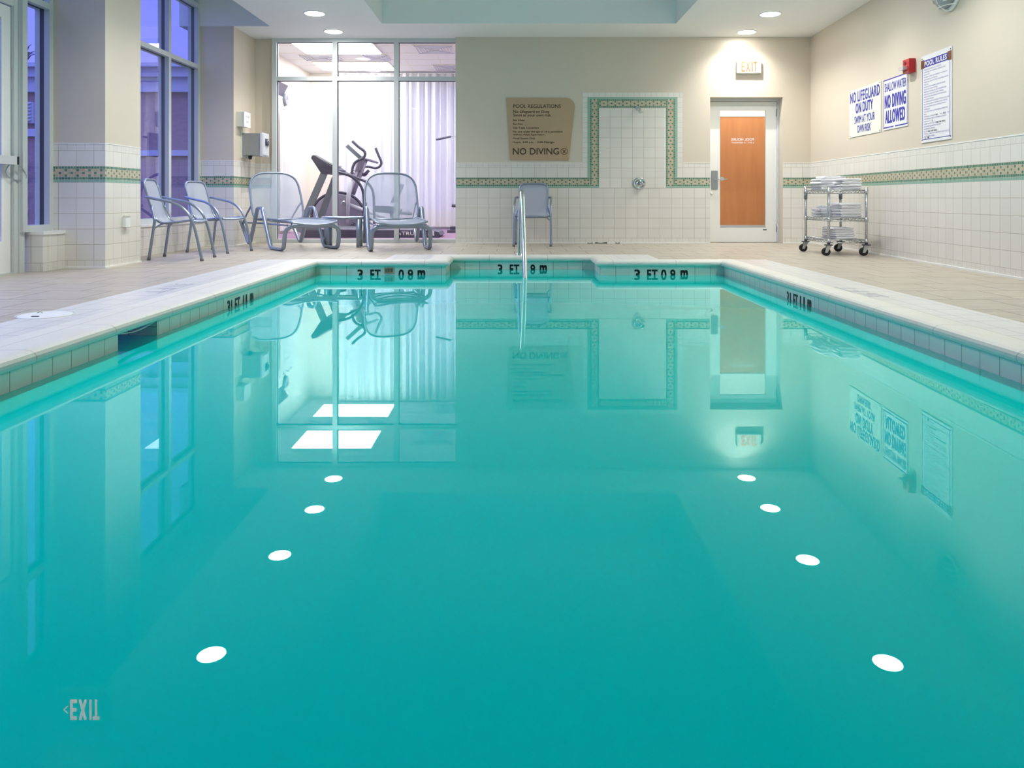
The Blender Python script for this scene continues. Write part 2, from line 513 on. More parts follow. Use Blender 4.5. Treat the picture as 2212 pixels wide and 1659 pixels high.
# ------------------------------------------------------------------ room dimensions
D = 10.35                       # far wall
CZ = 3.307                      # ceiling
SLOT_Z = 3.95
XL = -4.6
def xr(y): return 4.53-0.052*(D-y)
RU = Vector((-0.052, -1, 0)).normalized()       # along the right wall, towards the camera
RN = Vector((-1, 0.052, 0)).normalized()        # out of the right wall
WM = ['paint', 'tile', 'half', 'mosaic', 'strip']
ROWS = [(0.0, 0.08, 2), (0.08, 0.845, 1), (0.845, 0.872, 4), (0.872, 1.003, 3), (1.003, 1.156, 1), (1.156, 1.229, 2)]
def wainscot(mb, o, u, length, ztop, tw, u0=0.0, zlow=0.0, zhigh=9.0, paint=True):
    for a, b, mi in ROWS:
        lo = max(a, zlow); hi = min(b, zhigh)
        if hi <= lo: continue
        if mi == 1: q = (u0/tw, (lo-a)/0.153, tw, 0.153)
        elif mi == 2: q = (2*u0/tw, (lo-a)/(b-a), tw/2, b-a)
        elif mi == 3: q = (6*u0/tw, (lo-a)/((b-a)/5), tw/6, (b-a)/5)
        else: q = (6*u0/tw, 0, tw/6, b-a)
        mb.panel(Vector(o)+Vector((0, 0, ZD+lo)), u, (0, 0, 1), length, hi-lo, mi, q)
    if paint and ztop > ZD+1.229:
        lo = max(1.229, zlow)
        mb.panel(Vector(o)+Vector((0, 0, ZD+lo)), u, (0, 0, 1), length, ztop-ZD-lo, 0)

TX, TY = 0.1745, 0.137
# far wall ----------------------------------------------------------
DX0, DX1, DZT = PXx(1534, D), PXx(1691, D), PZ(210, D)       # door opening
GX0, GX1 = -3.735, -0.895                                     # gym window opening
w = MB()
wainscot(w, (GX1, D, 0), (1, 0, 0), DX0-GX1, CZ, TX, 0.02)
wainscot(w, (DX1, D, 0), (1, 0, 0), xr(D)-DX1, CZ, TX, 0.05)
w.panel((DX0, D, DZT), (1, 0, 0), (0, 0, 1), DX1-DX0, CZ-DZT, 0)
w.panel((GX1, D, ZD), (0, 1, 0), (0, 0, 1), 0.3, CZ-ZD, 0)                      # jamb beside gym window
REC = 10.52
w.panel((DX1, D, ZD), (0, 1, 0), (0, 0, 1), REC-D+0.1, DZT-ZD, 0)               # door reveals
w.panel((DX0, REC+0.1, ZD), (0, -1, 0), (0, 0, 1), REC-D+0.1, DZT-ZD, 0)
w.panel((DX0, D, DZT), (1, 0, 0), (0, 1, 0), DX1-DX0, REC-D+0.1, 0)
# shower surround tiles, a few millimetres proud of the wall
def fx(zx): return PXx(1060+zx/4.367, D)
def fz(zy): return PZ(180+zy/4.367, D)
y_ = D-0.002
sx0, sx1, sx2, sx3, sx4 = fx(865), fx(912), fx(935), fx(1022), fx(1022)
rx0, rx1, rx2, rx3 = fx(1653), fx(1740), fx(1761), fx(1811)
tz0, tz1, tz2, tz3 = fz(86), fz(130), fz(150), fz(230)
zwt = ZD+1.229; zb0 = ZD+0.845; zb1 = ZD+0.872; zb2 = ZD+1.003
hb = TX/2
def pan(x0, x1, z0, z1, mi, q, yy=y_): w.panel((x0, yy, z0), (1, 0, 0), (0, 0, 1), x1-x0, z1-z0, mi, q)
pan(sx3, rx0, zb0, tz3, 1, (0.02, 0.0, TX*0.985, 0.153))                        # inner white panel
pan(sx0, sx1, zwt-0.073, tz1, 2, (0, 0, sx1-sx0, 0.0765))                       # left outer half tiles
pan(rx2, rx3, zwt-0.073, tz1, 2, (0, 0, rx3-rx2, 0.0765))
pan(sx0, rx3, tz1, tz0, 2, (0, 0, hb*1.0, tz0-tz1))
pan(sx1, sx2, zb2, tz1, 4, (0, 0, sx2-sx1, 0.0255))                             # pale strips
pan(rx1, rx2, zb2, tz1, 4, (0, 0, rx2-rx1, 0.0255))
pan(sx2, rx1, tz2, tz1, 4, (0, 0, 0.029, tz1-tz2))
cs = (tz2-tz3)/5
# vertical mosaics carry their pattern along z: build with swapped axes
def vmos(x0, x1, z0, z1):
    n = (z1-z0)/0.0262
    w.face([(x0, y_, z0), (x1, y_, z0), (x1, y_, z1), (x0, y_, z1)], 3, [(0, 5), (0, 0), (n, 0), (n, 5)])
vmos(sx2, sx3, zb1, tz2); vmos(rx0, rx1, zb1, tz2)
pan(sx3, rx0, tz3, tz2, 3, (0, 0, 0.0292, cs), y_-0.001)
pan(sx1, sx3, zb0, zb1, 4, (0, 0, 0.029, 0.027)); pan(rx0, rx2, zb0, zb1, 4, (0, 0, 0.029, 0.027))
pan(sx1, sx2, zb1, zb2, 3, (0, 0, 0.0292, (zb2-zb1)/5)); pan(rx1, rx2, zb1, zb2, 3, (0, 0, 0.0292, (zb2-zb1)/5))
# strip of wall beside the gym window
w.panel((-4.02, 10.5, ZD+1.229), (1, 0, 0), (0, 0, 1), GX0+4.02, CZ-ZD-1.229, 0)
wainscot(w, (-4.02, 10.5, 0), (1, 0, 0), GX0+4.02, CZ, TX, 0.0, paint=False)
struct(w.build('wall_back', WM))
tr = MB(); tr.box((GX1, D-0.003, zwt-0.006), (sx0, D, zwt+0.004)).box((rx3, D-0.003, zwt-0.006), (DX0, D, zwt+0.004)).box((DX1, D-0.003, zwt-0.006), (xr(D), D, zwt+0.004))
struct(tr.build('trim_1', 'caulk'))
bb_ = MB(); bb_.box((GX1, D-0.012, ZD), (DX0, D, ZD+0.014)).box((DX1, D-0.012, ZD), (xr(D), D, ZD+0.014))
struct(bb_.build('baseboard_back', 'caulk'))
gp = MB()
for (a, b, h) in ((1268, 1281, 0.012), (1284, 1312, 0.016), (1328, 1339, 0.014)):
    x0, x1 = PXx(a, D), PXx(b, D)
    gp.prism([(x0, 0), (x1, 0), (x1-0.01, h), ((x0+x1)/2, h*0.5), (x0+0.012, h*0.9)], (0, D-0.0135, ZD), (1, 0, 0), (0, 0, 1), (0, -1, 0), 0.004)
struct(gp.build('trim_2', 'gap'))

# right wall
w = MB()
L = (D+3)/abs(RU.y)
def rp(y, z=0, off=0): return Vector((xr(y), y, z))+RN*off
wainscot(w, rp(D), RU, L, CZ, TY, 0.03)
struct(w.build('wall_right', WM))
tr = MB(); tr.obox((rp(3.7, zwt, 0.0)), RU*(L/2), RN*0.003, (0, 0, 0.006)); struct(tr.build('trim_3', 'caulk'))
tr = MB(); tr.obox((rp(3.7, ZD+0.008, 0.004)), RU*(L/2), RN*0.008, (0, 0, 0.01)); struct(tr.build('baseboard_right', 'caulk'))
# wall behind the camera
w = MB(); wainscot(w, (5, -3, 0), (-1, 0, 0), 9.8, CZ+0.7, TX); struct(w.build('wall_front', WM))

# left wall: column, window bays, door bay
CXR = -4.02
def column(y0, y1, top, front_x):
    w = MB()
    wainscot(w, (front_x, y0, 0), (1, 0, 0), CXR-front_x, top, TX, 0.0349)
    wainscot(w, (CXR, y0, 0), (0, 1, 0), y1-y0, top, TY)
    w.panel((CXR, y1, ZD), (-1, 0, 0), (0, 0, 1), CXR-front_x, top-ZD, 0)
    o = w.build('column', WM); struct(o)
    t = MB(); t.box((front_x, y0-0.003, zwt-0.005), (CXR+0.003, y0, zwt+0.004)).box((CXR, y0, zwt-0.005), (CXR+0.003, y1, zwt+0.004))
    t.box((front_x, y0-0.012, ZD), (CXR+0.012, y0, ZD+0.016)).box((CXR, y0, ZD), (CXR+0.012, y1, ZD+0.016))
    struct(t.build('trim_4', 'caulk'))
column(6.655, 7.285, SLOT_Z, -4.62)
column(9.70, 10.6, CZ, -4.62)
# low tiled walls under the windows
def knee(y0, y1, x, endcap):
    w = MB(); zt = ZD+0.345
    def rows(o, u, ln, tw):
        w.panel(Vector(o)+Vector((0, 0, ZD)), u, (0, 0, 1), ln, 0.08, 2, (0, 0, tw/2, 0.08))
        w.panel(Vector(o)+Vector((0, 0, ZD+0.08)), u, (0, 0, 1), ln, 0.153, 1, (0.5, 0, tw, 0.153))
        w.panel(Vector(o)+Vector((0, 0, ZD+0.233)), u, (0, 0, 1), ln, 0.112, 1, (0.5, 0, tw, 0.112))
    rows((x, y0, 0), (0, 1, 0), y1-y0, TY)
    if endcap: rows((-4.62, y0, 0), (1, 0, 0), x+4.62, TX)
    struct(w.build('wall_left', WM))
    s = MB(); s.box((-4.62, y0-0.01 if endcap else y0, zt), (x+0.012, y1, zt+0.028)); struct(s.build('trim_5', 'caulk', bevel=0.006))
knee(6.35, 6.655, -4.42, True)
knee(7.285, 9.70, -4.405, False)
knee(-0.4, 5.0, -4.42, False)
w = MB()
wainscot(w, (XL, -3, 0), (0, 1, 0), 2.6, SLOT_Z, TY)
w.panel((XL, -0.4, 3.62), (0, 1, 0), (0, 0, 1), 11.1, SLOT_Z-3.62, 0)
struct(w.build('wall_left', WM))

def window(name, y0, y1, z0, z1, mull, zt, x=-4.5):
    """framed glazing in a plane of constant x: jambs, mullions, transom, panes"""
    f = MB(); dk = MB(); t = 0.062
    xi0, xi1 = x-0.055, x
    ys = [y0]+mull+[y1]
    verts = [(y0, y0+t)]+[(m-t/2, m+t/2) for m in mull]+[(y1-t, y1)]
    for a, b in verts:
        f.box((xi0, a, z0), (xi1, b, z1))
        dk.box((xi0-0.045, a+0.004, z0), (xi0, b-0.004, z1))
        f.box((xi0-0.09, a, z0), (xi0-0.045, b, z1))
    for z in (z0+0.0, z1-t) + ((zt-t/2,) if zt else ()):
        f.box((xi0+0.001, y0+0.004, z+0.001), (xi1+0.002, y1-0.004, z+t-0.001))
        dk.box((xi0-0.044, y0+0.006, z+0.005), (xi0-0.001, y1-0.006, z+t-0.005))
        f.box((xi0-0.089, y0+0.004, z+0.001), (xi0-0.046, y1-0.004, z+t-0.001))
    fo = f.build(name, 'frame'); struct(fo)
    do = dk.build('gasket', 'gasket', fo)
    zz = [(z0+t, zt-t/2), (zt+t/2, z1-t)] if zt else [(z0+t, z1-t)]
    for i in range(len(verts)-1):
        for lo, hi in zz:
            g = MB(); g.box((xi0-0.006, verts[i][1], lo), (xi0, verts[i+1][0], hi)); g.build('pane', 'glass', fo)
    return fo
window('window_1', 7.285, 9.70, ZD+0.373, 3.62, [8.855], 2.715)
window('window_2', 6.242, 6.665, ZD+0.373, 3.62, [], 2.715, -4.53)
window('window_3', -0.4, 5.0, ZD+0.373, 3.62, [1.0, 2.3, 3.65], 2.715, -4.53)
# exterior door in the left wall with its frame
f = MB()
f.box((-4.70, 6.19, ZD), (-4.57, 6.31, 3.62)).box((-4.67, 5.0, ZD), (-4.56, 5.08, 3.62)).box((-4.67, 5.0, 2.6), (-4.575, 6.25, 2.7)).box((-4.67, 5.0, 3.55), (-4.575, 6.25, 3.62))
f.box((-4.615, 6.235, ZD), (-4.555, 6.30, 3.62))
f.box((-4.75, 5.0, ZD-0.03), (-4.585, 6.25, ZD+0.0125))
door = f.build('door_1', 'frame'); struct(door)
lf = MB()
DXF = -4.60
lf.box((DXF-0.05, 6.075, ZD+0.012), (DXF, 6.185, 2.59)).box((DXF-0.05, 5.085, ZD+0.012), (DXF, 5.20, 2.59)).box((DXF-0.05, 5.2, ZD+0.012), (DXF, 6.075, ZD+0.30)).box((DXF-0.05, 5.2, 2.47), (DXF, 6.075, 2.59))
leaf = lf.build('door_leaf', 'white', door)
g = MB(); g.box((DXF-0.03, 5.2, ZD+0.30), (DXF-0.022, 6.075, 2.47)); g.build('pane', 'glass', leaf)
g = MB(); g.box((-4.63, 5.08, 2.7), (-4.622, 6.19, 3.55)); g.build('pane', 'glass', door)
pb = MB()
zb = PZ(347, 6.15)
pb.box((-4.56, 5.25, zb-0.038), (-4.50, 6.13, zb+0.038)).box((-4.6, 6.0, zb-0.03), (-4.55, 6.12, zb+0.03)).box((-4.6, 5.27, zb-0.03), (-4.55, 5.35, zb+0.03))
bar = pb.build('panic_bar', 'boxlid', leaf, bevel=0.008)
pb = MB(); pb.box((-4.562, 6.13, zb-0.036), (-4.498, 6.155, zb+0.036)); pb.build('bar_end_cap', 'black', bar, bevel=0.006)
cb = MB()
cb.tube(spline([(-4.545, 6.10, zb-0.035), (-4.575, 6.09, zb-0.10), (-4.575, 6.13, zb-0.15), (-4.56, 6.22, zb-0.18), (-4.535, 6.28, zb-0.155), (-4.53, 6.28, zb-0.12), (-4.525, 6.22, zb-0.06), (-4.53, 6.15, zb-0.02)], 6), 0.0055, 8)
cb.build('door_cord', 'steel', leaf)

# ceiling with window slot and central coffer
c = MB()
def hq(x0, x1, y0, y1, z): c.face([(x0, y0, z), (x0, y1, z), (x1, y1, z), (x1, y0, z)])
KX0, KX1, KY0, KY1, KZ = -1.87, 2.28, 1.2, 9.55, 3.92
SXR = -3.5
hq(SXR, 5.0, KY1, 10.62, CZ); hq(-4.8, SXR, 9.70, 10.62, CZ)
hq(SXR, KX0, -3.1, KY1, CZ); hq(KX1, 5.0, -3.1, KY1, CZ); hq(KX0, KX1, -3.1, KY0, CZ)
hq(KX0, KX1, KY0, KY1, KZ); hq(-4.8, SXR, -3.1, 9.70, SLOT_Z)
def vq(p, q, z0, z1): c.face([(p[0], p[1], z0), (q[0], q[1], z0), (q[0], q[1], z1), (p[0], p[1], z1)])
for p, q in (((KX0, KY0), (KX0, KY1)), ((KX0, KY1), (KX1, KY1)), ((KX1, KY1), (KX1, KY0)), ((KX1, KY0), (KX0, KY0))): vq(p, q, CZ, KZ)
vq((SXR, -3.1), (SXR, 9.70), CZ, SLOT_Z); vq((SXR, 9.70), (-4.8, 9.70), CZ, SLOT_Z)
struct(c.build('ceiling', 'ceiling'))

# ------------------------------------------------------------------ floor, border, coping, pool
BX0, BX1, BY, PY = -2.84, 2.82, 7.62, 8.30
QX0, QX1 = -1.46, 1.63
fl = MB()
def fq(mb, x0, x1, y0, y1, z=ZD): mb.face([(x0, y0, z), (x1, y0, z), (x1, y1, z), (x0, y1, z)])
fq(fl, -4.8, BX0, -3, 10.7); fq(fl, BX1, 5, -3, 10.7); fq(fl, BX0, QX0, BY, 10.7); fq(fl, QX1, BX1, BY, 10.7); fq(fl, QX0, QX1, PY, 10.7); fq(fl, BX0, BX1, -3, -0.15)
struct(fl.build('floor', 'deck'))
POOL = [(-2.2, 0.35), (-2.2, 7.47), (-0.76, 7.47), (-0.76, 8.03), (0.945, 8.03), (0.945, 7.47), (2.31, 7.47), (2.31, 0.35)]
WID = [0.28, 0.15, 0.19, 0.20, 0.19, 0.15, 0.16, 0.25]
def offset_poly(off):
    n = len(POOL); out = []
    for i in range(n):
        p0, p1, p2 = Vector(POOL[i-1]), Vector(POOL[i]), Vector(POOL[(i+1) % n])
        d1 = (p1-p0).normalized(); d2 = (p2-p1).normalized()
        n1 = Vector((-d1.y, d1.x)); n2 = Vector((-d2.y, d2.x))
        a = p1+n1*off[i-1]; b = p1+n2*off[i]
        cr_ = d1.x*d2.y-d1.y*d2.x
        t = ((b-a).x*d2.y-(b-a).y*d2.x)/cr_
        out.append(a+d1*t)
    return out
PROF = [(0.0, 0.098, 0), (-0.030, 0.098, 0), (-0.042, 0.106, 0), (-0.048, 0.120, 0), (-0.046, 0.134, 0), (-0.036, 0.148, 0), (-0.018, 0.157, 0), (0.01, 0.161, 0), (0.04, 0.161, 0), (0, 0.157, 1), (0, 0.10, 1)]
cp = MB()
rings = []
for o_, z_, full in PROF:
    off = [WID[i] if full else o_ for i in range(len(POOL))]
    rings.append([(q.x, q.y, z_) for q in offset_poly(off)])
for a, b in zip(rings, rings[1:]):
    n = len(a)
    for i in range(n):
        j = (i+1) % n
        cp.face([a[i], a[j], b[j], b[i]], 0)
struct(cp.build('pool_coping', 'coping'))
bo = MB()
CO = offset_poly(WID)       # coping outer outline
zb_ = ZD
fq(bo, BX0, CO[0].x, -0.15, BY, zb_); fq(bo, CO[7].x, BX1, -0.15, BY, zb_); fq(bo, CO[0].x, CO[7].x, -0.15, CO[0].y, zb_)
fq(bo, QX0, CO[3].x, BY, PY, zb_); fq(bo, CO[4].x, QX1, BY, PY, zb_); fq(bo, CO[3].x, CO[4].x, CO[3].y, PY, zb_)
struct(bo.build('pool_border', 'border'))
pw = MB()
SKY0, SKY1 = 3.76, 4.17
for i in range(len(POOL)):
    p, q = Vector((*POOL[i], 0)), Vector((*POOL[(i+1) % len(POOL)], 0))
    u = (q-p); ln = u.length; u.normalize()
    tw = TY if abs(u.y) > 0.5 else TX
    def strip_(a, b, z0, z1):
        pw.panel(p+u*a+Vector((0, 0, z0)), u, (0, 0, 1), b-a, z1-z0, 0, (a/tw, (z0+0.055)/0.153, tw, 0.153))
    if i == 0:
        strip_(0, SKY0-0.35, -0.6, 0.10); strip_(SKY1-0.35, ln, -0.6, 0.10); strip_(SKY0-0.35, SKY1-0.35, -0.6, -0.1); strip_(SKY0-0.35, SKY1-0.35, 0.094, 0.10)
    else: strip_(0, ln, -0.6, 0.10)
pw.panel((-2.2, SKY0, -0.1), (-1, 0, 0), (0, 0, 1), 0.35, 0.2, 0, (0, 0, TX, 0.153))
pw.panel((-2.2, SKY1, -0.1), (-1, 0, 0), (0, 0, 1), 0.35, 0.2, 0, (0, 0, TX, 0.153))
pw.panel((-2.55, SKY0, -0.1), (0, 1, 0), (0, 0, 1), 0.41, 0.2, 0, (0, 0, TY, 0.153))
pw.face([(q[0], q[1], -0.6) for q in POOL], 1)
struct(pw.build('pool_basin', ['pooltile', 'plaster']))
wt = MB()
wt.face([(q[0], q[1], 0.0) for q in reversed(POOL)])
wt.face([(-2.2, SKY0, 0), (-2.2, SKY1, 0), (-2.55, SKY1, 0), (-2.55, SKY0, 0)])
wo = wt.build('water', 'water')
tag(wo, 'still turquoise water filling the indoor swimming pool', 'water', kind='stuff')
# skimmer weir and lid
t = thing('skimmer_weir', (-2.22, (SKY0+SKY1)/2, 0.05), 'pale curved flap in the dark skimmer mouth of the pool wall', 'skimmer')
m = MB()
def weir(a, b):
    y = SKY0+0.005+(SKY1-SKY0-0.01)*a
    dz = -0.022*math.sin(math.pi*a)
    return (-2.205-0.03*b, y, 0.094+dz-0.004*b)
m.grid(weir, 12, 2)
o = m.build('flap', 'weir', t); so = o.modifiers.new('thick', 'SOLIDIFY'); so.thickness = 0.006
t = thing('deck_skimmer', (-2.77, 4.0, ZD), 'round white skimmer lid set in the white border tiles', 'lid')
m = MB(); m.lathe((-2.77, 4.0, ZD-0.006), (0, 0, 1), [(0.128, 0), (0.128, 0.008), (0.12, 0.0085)], 40, sx=(1.12, 1, 1)); m.build('lid_disc', 'white', t)
m = MB(); m.tube([(-2.77+0.152*math.cos(a*math.pi/20), 4.0+0.136*math.sin(a*math.pi/20), ZD+0.001) for a in range(40)], 0.0028, 6, closed=True); m.build('rim_groove', 'offwhite', t)
m = MB(); m.box((-2.80, 3.925, ZD+0.002), (-2.76, 3.935, ZD+0.006)); m.build('finger_slot', 'foot', t)
m = MB(); m.tube(spline([(-2.86, 4.05, ZD), (-2.84, 4.055, ZD+0.009), (-2.82, 4.05, ZD+0.003)], 5), 0.0018, 6); m.build('pull_tab', 'moss', t)

# depth markers on the pool wall, cut by the waterline
def marker(o, u, nrm, chunks, cap, zlow, label, ext):
    base = Vector(o)+Vector(u)*(ext[0]+ext[1])/2
    t = thing('depth_marker', tuple(base), label, 'depth marker', 'depth markers on the pool wall')
    u = Vector(u); nrm = Vector(nrm)
    m = MB(); c_ = Vector(o)+u*((ext[0]+ext[1])/2)+nrm*0.0015; c_.z = 0.021
    m.obox(c_, u*((ext[1]-ext[0])/2), nrm*0.0015, (0, 0, 0.076)); m.build('marker_tile', 'pooltileplain', t)
    for s_, a, b, hh in chunks:
        m = MB()
        if s_ == 'm': hh = (zlow, cap*1.36)
        m.text(s_, Vector(o)+u*a+nrm*0.0045+Vector((0, 0, zlow if hh is None else hh[0])), u, (0, 0, 1), b-a, cap if hh is None else hh[1], 0, 0.022)
        m.build('lettering', 'letterblack', t)
def fm(d, l): return [(s_, PXx(a, d)-PXx(l, d), PXx(b, d)-PXx(l, d), None) for s_, a, b in CH]
CH = [('3', 771.9, 784.3), ('FT', 800, 822.4), ('0.9', 861, 892.4), ('m', 902, 918.8)]
CAP, ZLO = 0.108, -0.05
marker((PXx(760, 7.47), 7.47, 0), (1, 0, 0), (0, -1, 0), fm(7.47, 760), CAP, ZLO, 'black 3 FT 0.9 m depth marking beside the small return grille', (0, 0.86))
CH = [('3', 1074.6, 1085.8), ('FT', 1101, 1121.7), ('0.9', 1128, 1156), ('m', 1165.7, 1181.7)]
marker((PXx(1066, 8.03), 8.03, 0), (1, 0, 0), (0, -1, 0), fm(8.03, 1066), CAP, ZLO, 'black 3 FT 0.9 m depth marking in the alcove behind the handrail', (0, 0.68))
CH = [('3', 1369.7, 1382.7), ('FT', 1397.7, 1420.5), ('0.9', 1427.8, 1458.8), ('m', 1469.6, 1486)]
marker((PXx(1360, 7.47), 7.47, 0), (1, 0, 0), (0, -1, 0), fm(7.47, 1360), CAP, ZLO, 'black 3 FT 0.9 m depth marking below the door end of the pool', (0, 0.69))
def sm(seq, k, sgn, y0):
    out = []
    for s_, a, b, hh in seq:
        ya, yb = k/abs(a-HX), k/abs(b-HX)
        out.append((s_, sgn*(ya-y0), sgn*(yb-y0), hh))
    return out
half = (0.0, 0.055)
marker((-2.2, 5.12, 0), (0, 1, 0), (1, 0, 0), sm([('3', 489.8, 496, None), ('1', 498.4, 500.4, half), ('FT', 506.5, 517.4, None), ('1', 523.9, 526.3, None), ('1', 529.8, 532.5, None), ('m', 539.2, 546.2, None)], 2.2*F, 1, 5.12), CAP, ZLO, 'black 3½ FT 1.1 m depth marking below the deck on the window side', (0.0, 0.62))
marker((2.31, 5.83, 0), (0, -1, 0), (-1, 0, 0), sm([('3', 1700.7, 1705, None), ('1', 1707.3, 1709.3, half), ('FT', 1714.5, 1724.4, None), ('1', 1729, 1731.6, None), ('1', 1736.4, 1739.8, None), ('m', 1745.2, 1753.9, None)], 2.31*F, -1, 5.83), CAP, ZLO, 'black 3½ FT 1.1 m depth marking below the deck on the towel cart side', (0.0, 0.62))
# return grille
t = thing('return_grille', (PXx(840.5, 7.47), 7.466, 0.05), 'small beige slotted return grille between the depth letters', 'grille')
m = MB(); gx0, gx1 = PXx(830, 7.46), PXx(851.5, 7.46)
m.box((gx0, 7.455, 0.018), (gx1, 7.468, 0.078)); m.build('grille_plate', 'signtan', t)
m = MB()
for k in range(7):
    xx = gx0+0.018+(gx1-gx0-0.036)*k/6
    m.box((xx-0.003, 7.4525, 0.026), (xx+0.003, 7.456, 0.07))
m.build('slot', 'foot', t)
# depth words on the deck, reading across the white border
def deckmark(x, y, u, v, label):
    t = thing('deck_depth_marking', (x, y, ZD), label, 'depth marking', 'depth markings on the deck border')
    m = MB(); o = Vector((x, y, ZD+0.001)); u = Vector(u); v = Vector(v)
    m.text('3½', o, u, v, 0.2, 0.14); m.build('lettering', 'fadedink', t)
    m = MB(); m.text('FT', o+u*0.27, u, v, 0.28, 0.14); m.build('lettering', 'fadedink', t)
deckmark(-2.72, 5.46, (0, -1, 0), (1, 0, 0), 'faint 3½ FT lettering on the white border on the window side of the pool')
deckmark(2.62, 4.72, (0, 1, 0), (-1, 0, 0), 'faint 3½ FT lettering on the white border on the towel cart side of the pool')

# ------------------------------------------------------------------ pool handrail
t = thing('pool_handrail', (0.06, 8.14, ZD), 'polished steel handrail rising from the pool alcove steps', 'handrail')
m = MB()
path = [(0.058, 8.14, ZD), (0.066, 8.14, 0.55), (0.075, 8.13, 0.80), (0.082, 8.05, 0.895), (0.088, 7.92, 0.915), (0.092, 7.80, 0.86), (0.098, 7.66, 0.68), (0.108, 7.42, 0.32), (0.114, 7.24, 0.02), (0.117, 7.15, -0.12)]
m.tube(spline(path, 8), 0.026, 16); m.build('rail', 'railsteel', t)
m = MB(); m.lathe((0.058, 8.14, ZD+0.004), (0, 0, 1), [(0.055, 0), (0.055, 0.006), (0.03, 0.02), (0.026, 0.03)], 24); m.build('flange', 'chrome', t)

# ------------------------------------------------------------------ gym seen through its window
GYB, GZT, GXL, GXR = 15.05, 3.62, -4.55, 1.6
g = MB()
g.panel((GXL, 10.5, ZD), (0, 1, 0), (0, 0, 1), GYB-10.5, GZT-ZD)
g.panel((GXL, GYB, ZD), (1, 0, 0), (0, 0, 1), 0.72, GZT-ZD)
g.panel((-3.83, GYB, ZD), (1, 0, 0), (0, 0, 1), GXR+3.83, 0.35); g.panel((-3.83, GYB, 3.4), (1, 0, 0), (0, 0, 1), GXR+3.83, GZT-3.4)
g.panel((GXR, GYB, ZD), (0, -1, 0), (0, 0, 1), GYB-10.5, GZT-ZD)
g.panel((GXL, 10.56, ZD), (1, 0, 0), (0, 0, 1), GX0-GXL, GZT-ZD)
g.panel((GX1, 10.56, ZD), (1, 0, 0), (0, 0, 1), GXR-GX1, GZT-ZD)
g.panel((GX0, 10.56, CZ-0.01), (1, 0, 0), (0, 0, 1), GX1-GX0, GZT-CZ+0.01)
struct(g.build('wall_gym', 'gymwall'))
g = MB(); g.face([(GXL, 10.5, GZT), (GXL, GYB, GZT), (GXR, GYB, GZT), (GXR, 10.5, GZT)])
for k in range(1, 8):
    yk = 10.5+k*0.61
    g.box((GXL, yk-0.008, GZT-0.004), (GXR, yk+0.008, GZT+0.001), 1)
for k in range(1, 9):
    xk = GXL+0.3+k*0.685
    g.box((xk-0.008, 10.5, GZT-0.004), (xk+0.008, GYB, GZT+0.001), 1)
struct(g.build('ceiling_gym', ['gymceil', 'gymwall']))
g = MB(); fq(g, GXL, GXR, 10.56, GYB, ZD+0.004); struct(g.build('floor_gym', 'carpet'))
def troffer(x0, x1, y0, y1, label):
    t = thing('ceiling_troffer', ((x0+x1)/2, (y0+y1)/2, GZT), label, 'ceiling light', 'gym ceiling lights')
    m = MB(); m.box((x0, y0, GZT-0.02), (x1, y1, GZT-0.001)); m.build('troffer_frame', 'gymwall', t)
    m = MB(); m.box((x0+0.03, y0+0.03, GZT-0.03), (x1-0.03, y1-0.03, GZT-0.018)); m.build('diffuser', 'troffer', t)
troffer(-3.98, -2.52, 12.0, 12.95, 'bright rectangular gym ceiling light just inside the gym window')
troffer(-4.12, -2.55, 13.75, 14.6, 'bright rectangular gym ceiling light beside the curtain wall')
troffer(-0.6, 0.9, 12.0, 12.95, 'extra unseen light added to the gym ceiling behind the tan sign wall')  # extra troffer added out of sight to brighten the gym and its curtain
def vent(x0, x1, y0, y1, label):
    t = thing('ceiling_vent', ((x0+x1)/2, (y0+y1)/2, GZT), label, 'vent', 'gym ceiling vents')
    m = MB(); m.box((x0, y0, GZT-0.012), (x1, y1, GZT-0.001)); m.build('vent_plate', 'gymwall', t)
    for k in range(6):
        f_ = 0.04+0.07*k
        m = MB(); xa, xb, ya, yb = x0+(x1-x0)*f_, x1-(x1-x0)*f_, y0+(y1-y0)*f_, y1-(y1-y0)*f_
        m.box((xa, ya, GZT-0.024), (xb, ya+0.02, GZT-0.011)).box((xa, yb-0.02, GZT-0.024), (xb, yb, GZT-0.011)).box((xa, ya, GZT-0.024), (xa+0.02, yb, GZT-0.011)).box((xb-0.02, ya, GZT-0.024), (xb, yb, GZT-0.011))
        m.build('louvre', 'gymlight', t)
vent(-1.85, -1.1, 12.25, 12.95, 'square louvred gym ceiling vent above the third pane, just inside the glass')
vent(-1.72, -1.0, 14.05, 14.65, 'square louvred gym ceiling vent by the curtain above the third pane')
vent(-2.95, -2.45, 13.05, 13.6, 'square louvred gym ceiling vent just behind the two bright lights, beside the middle pane')
vent(-4.2, -3.4, 13.1, 13.6, 'louvred gym ceiling vent between the two bright rectangular lights')
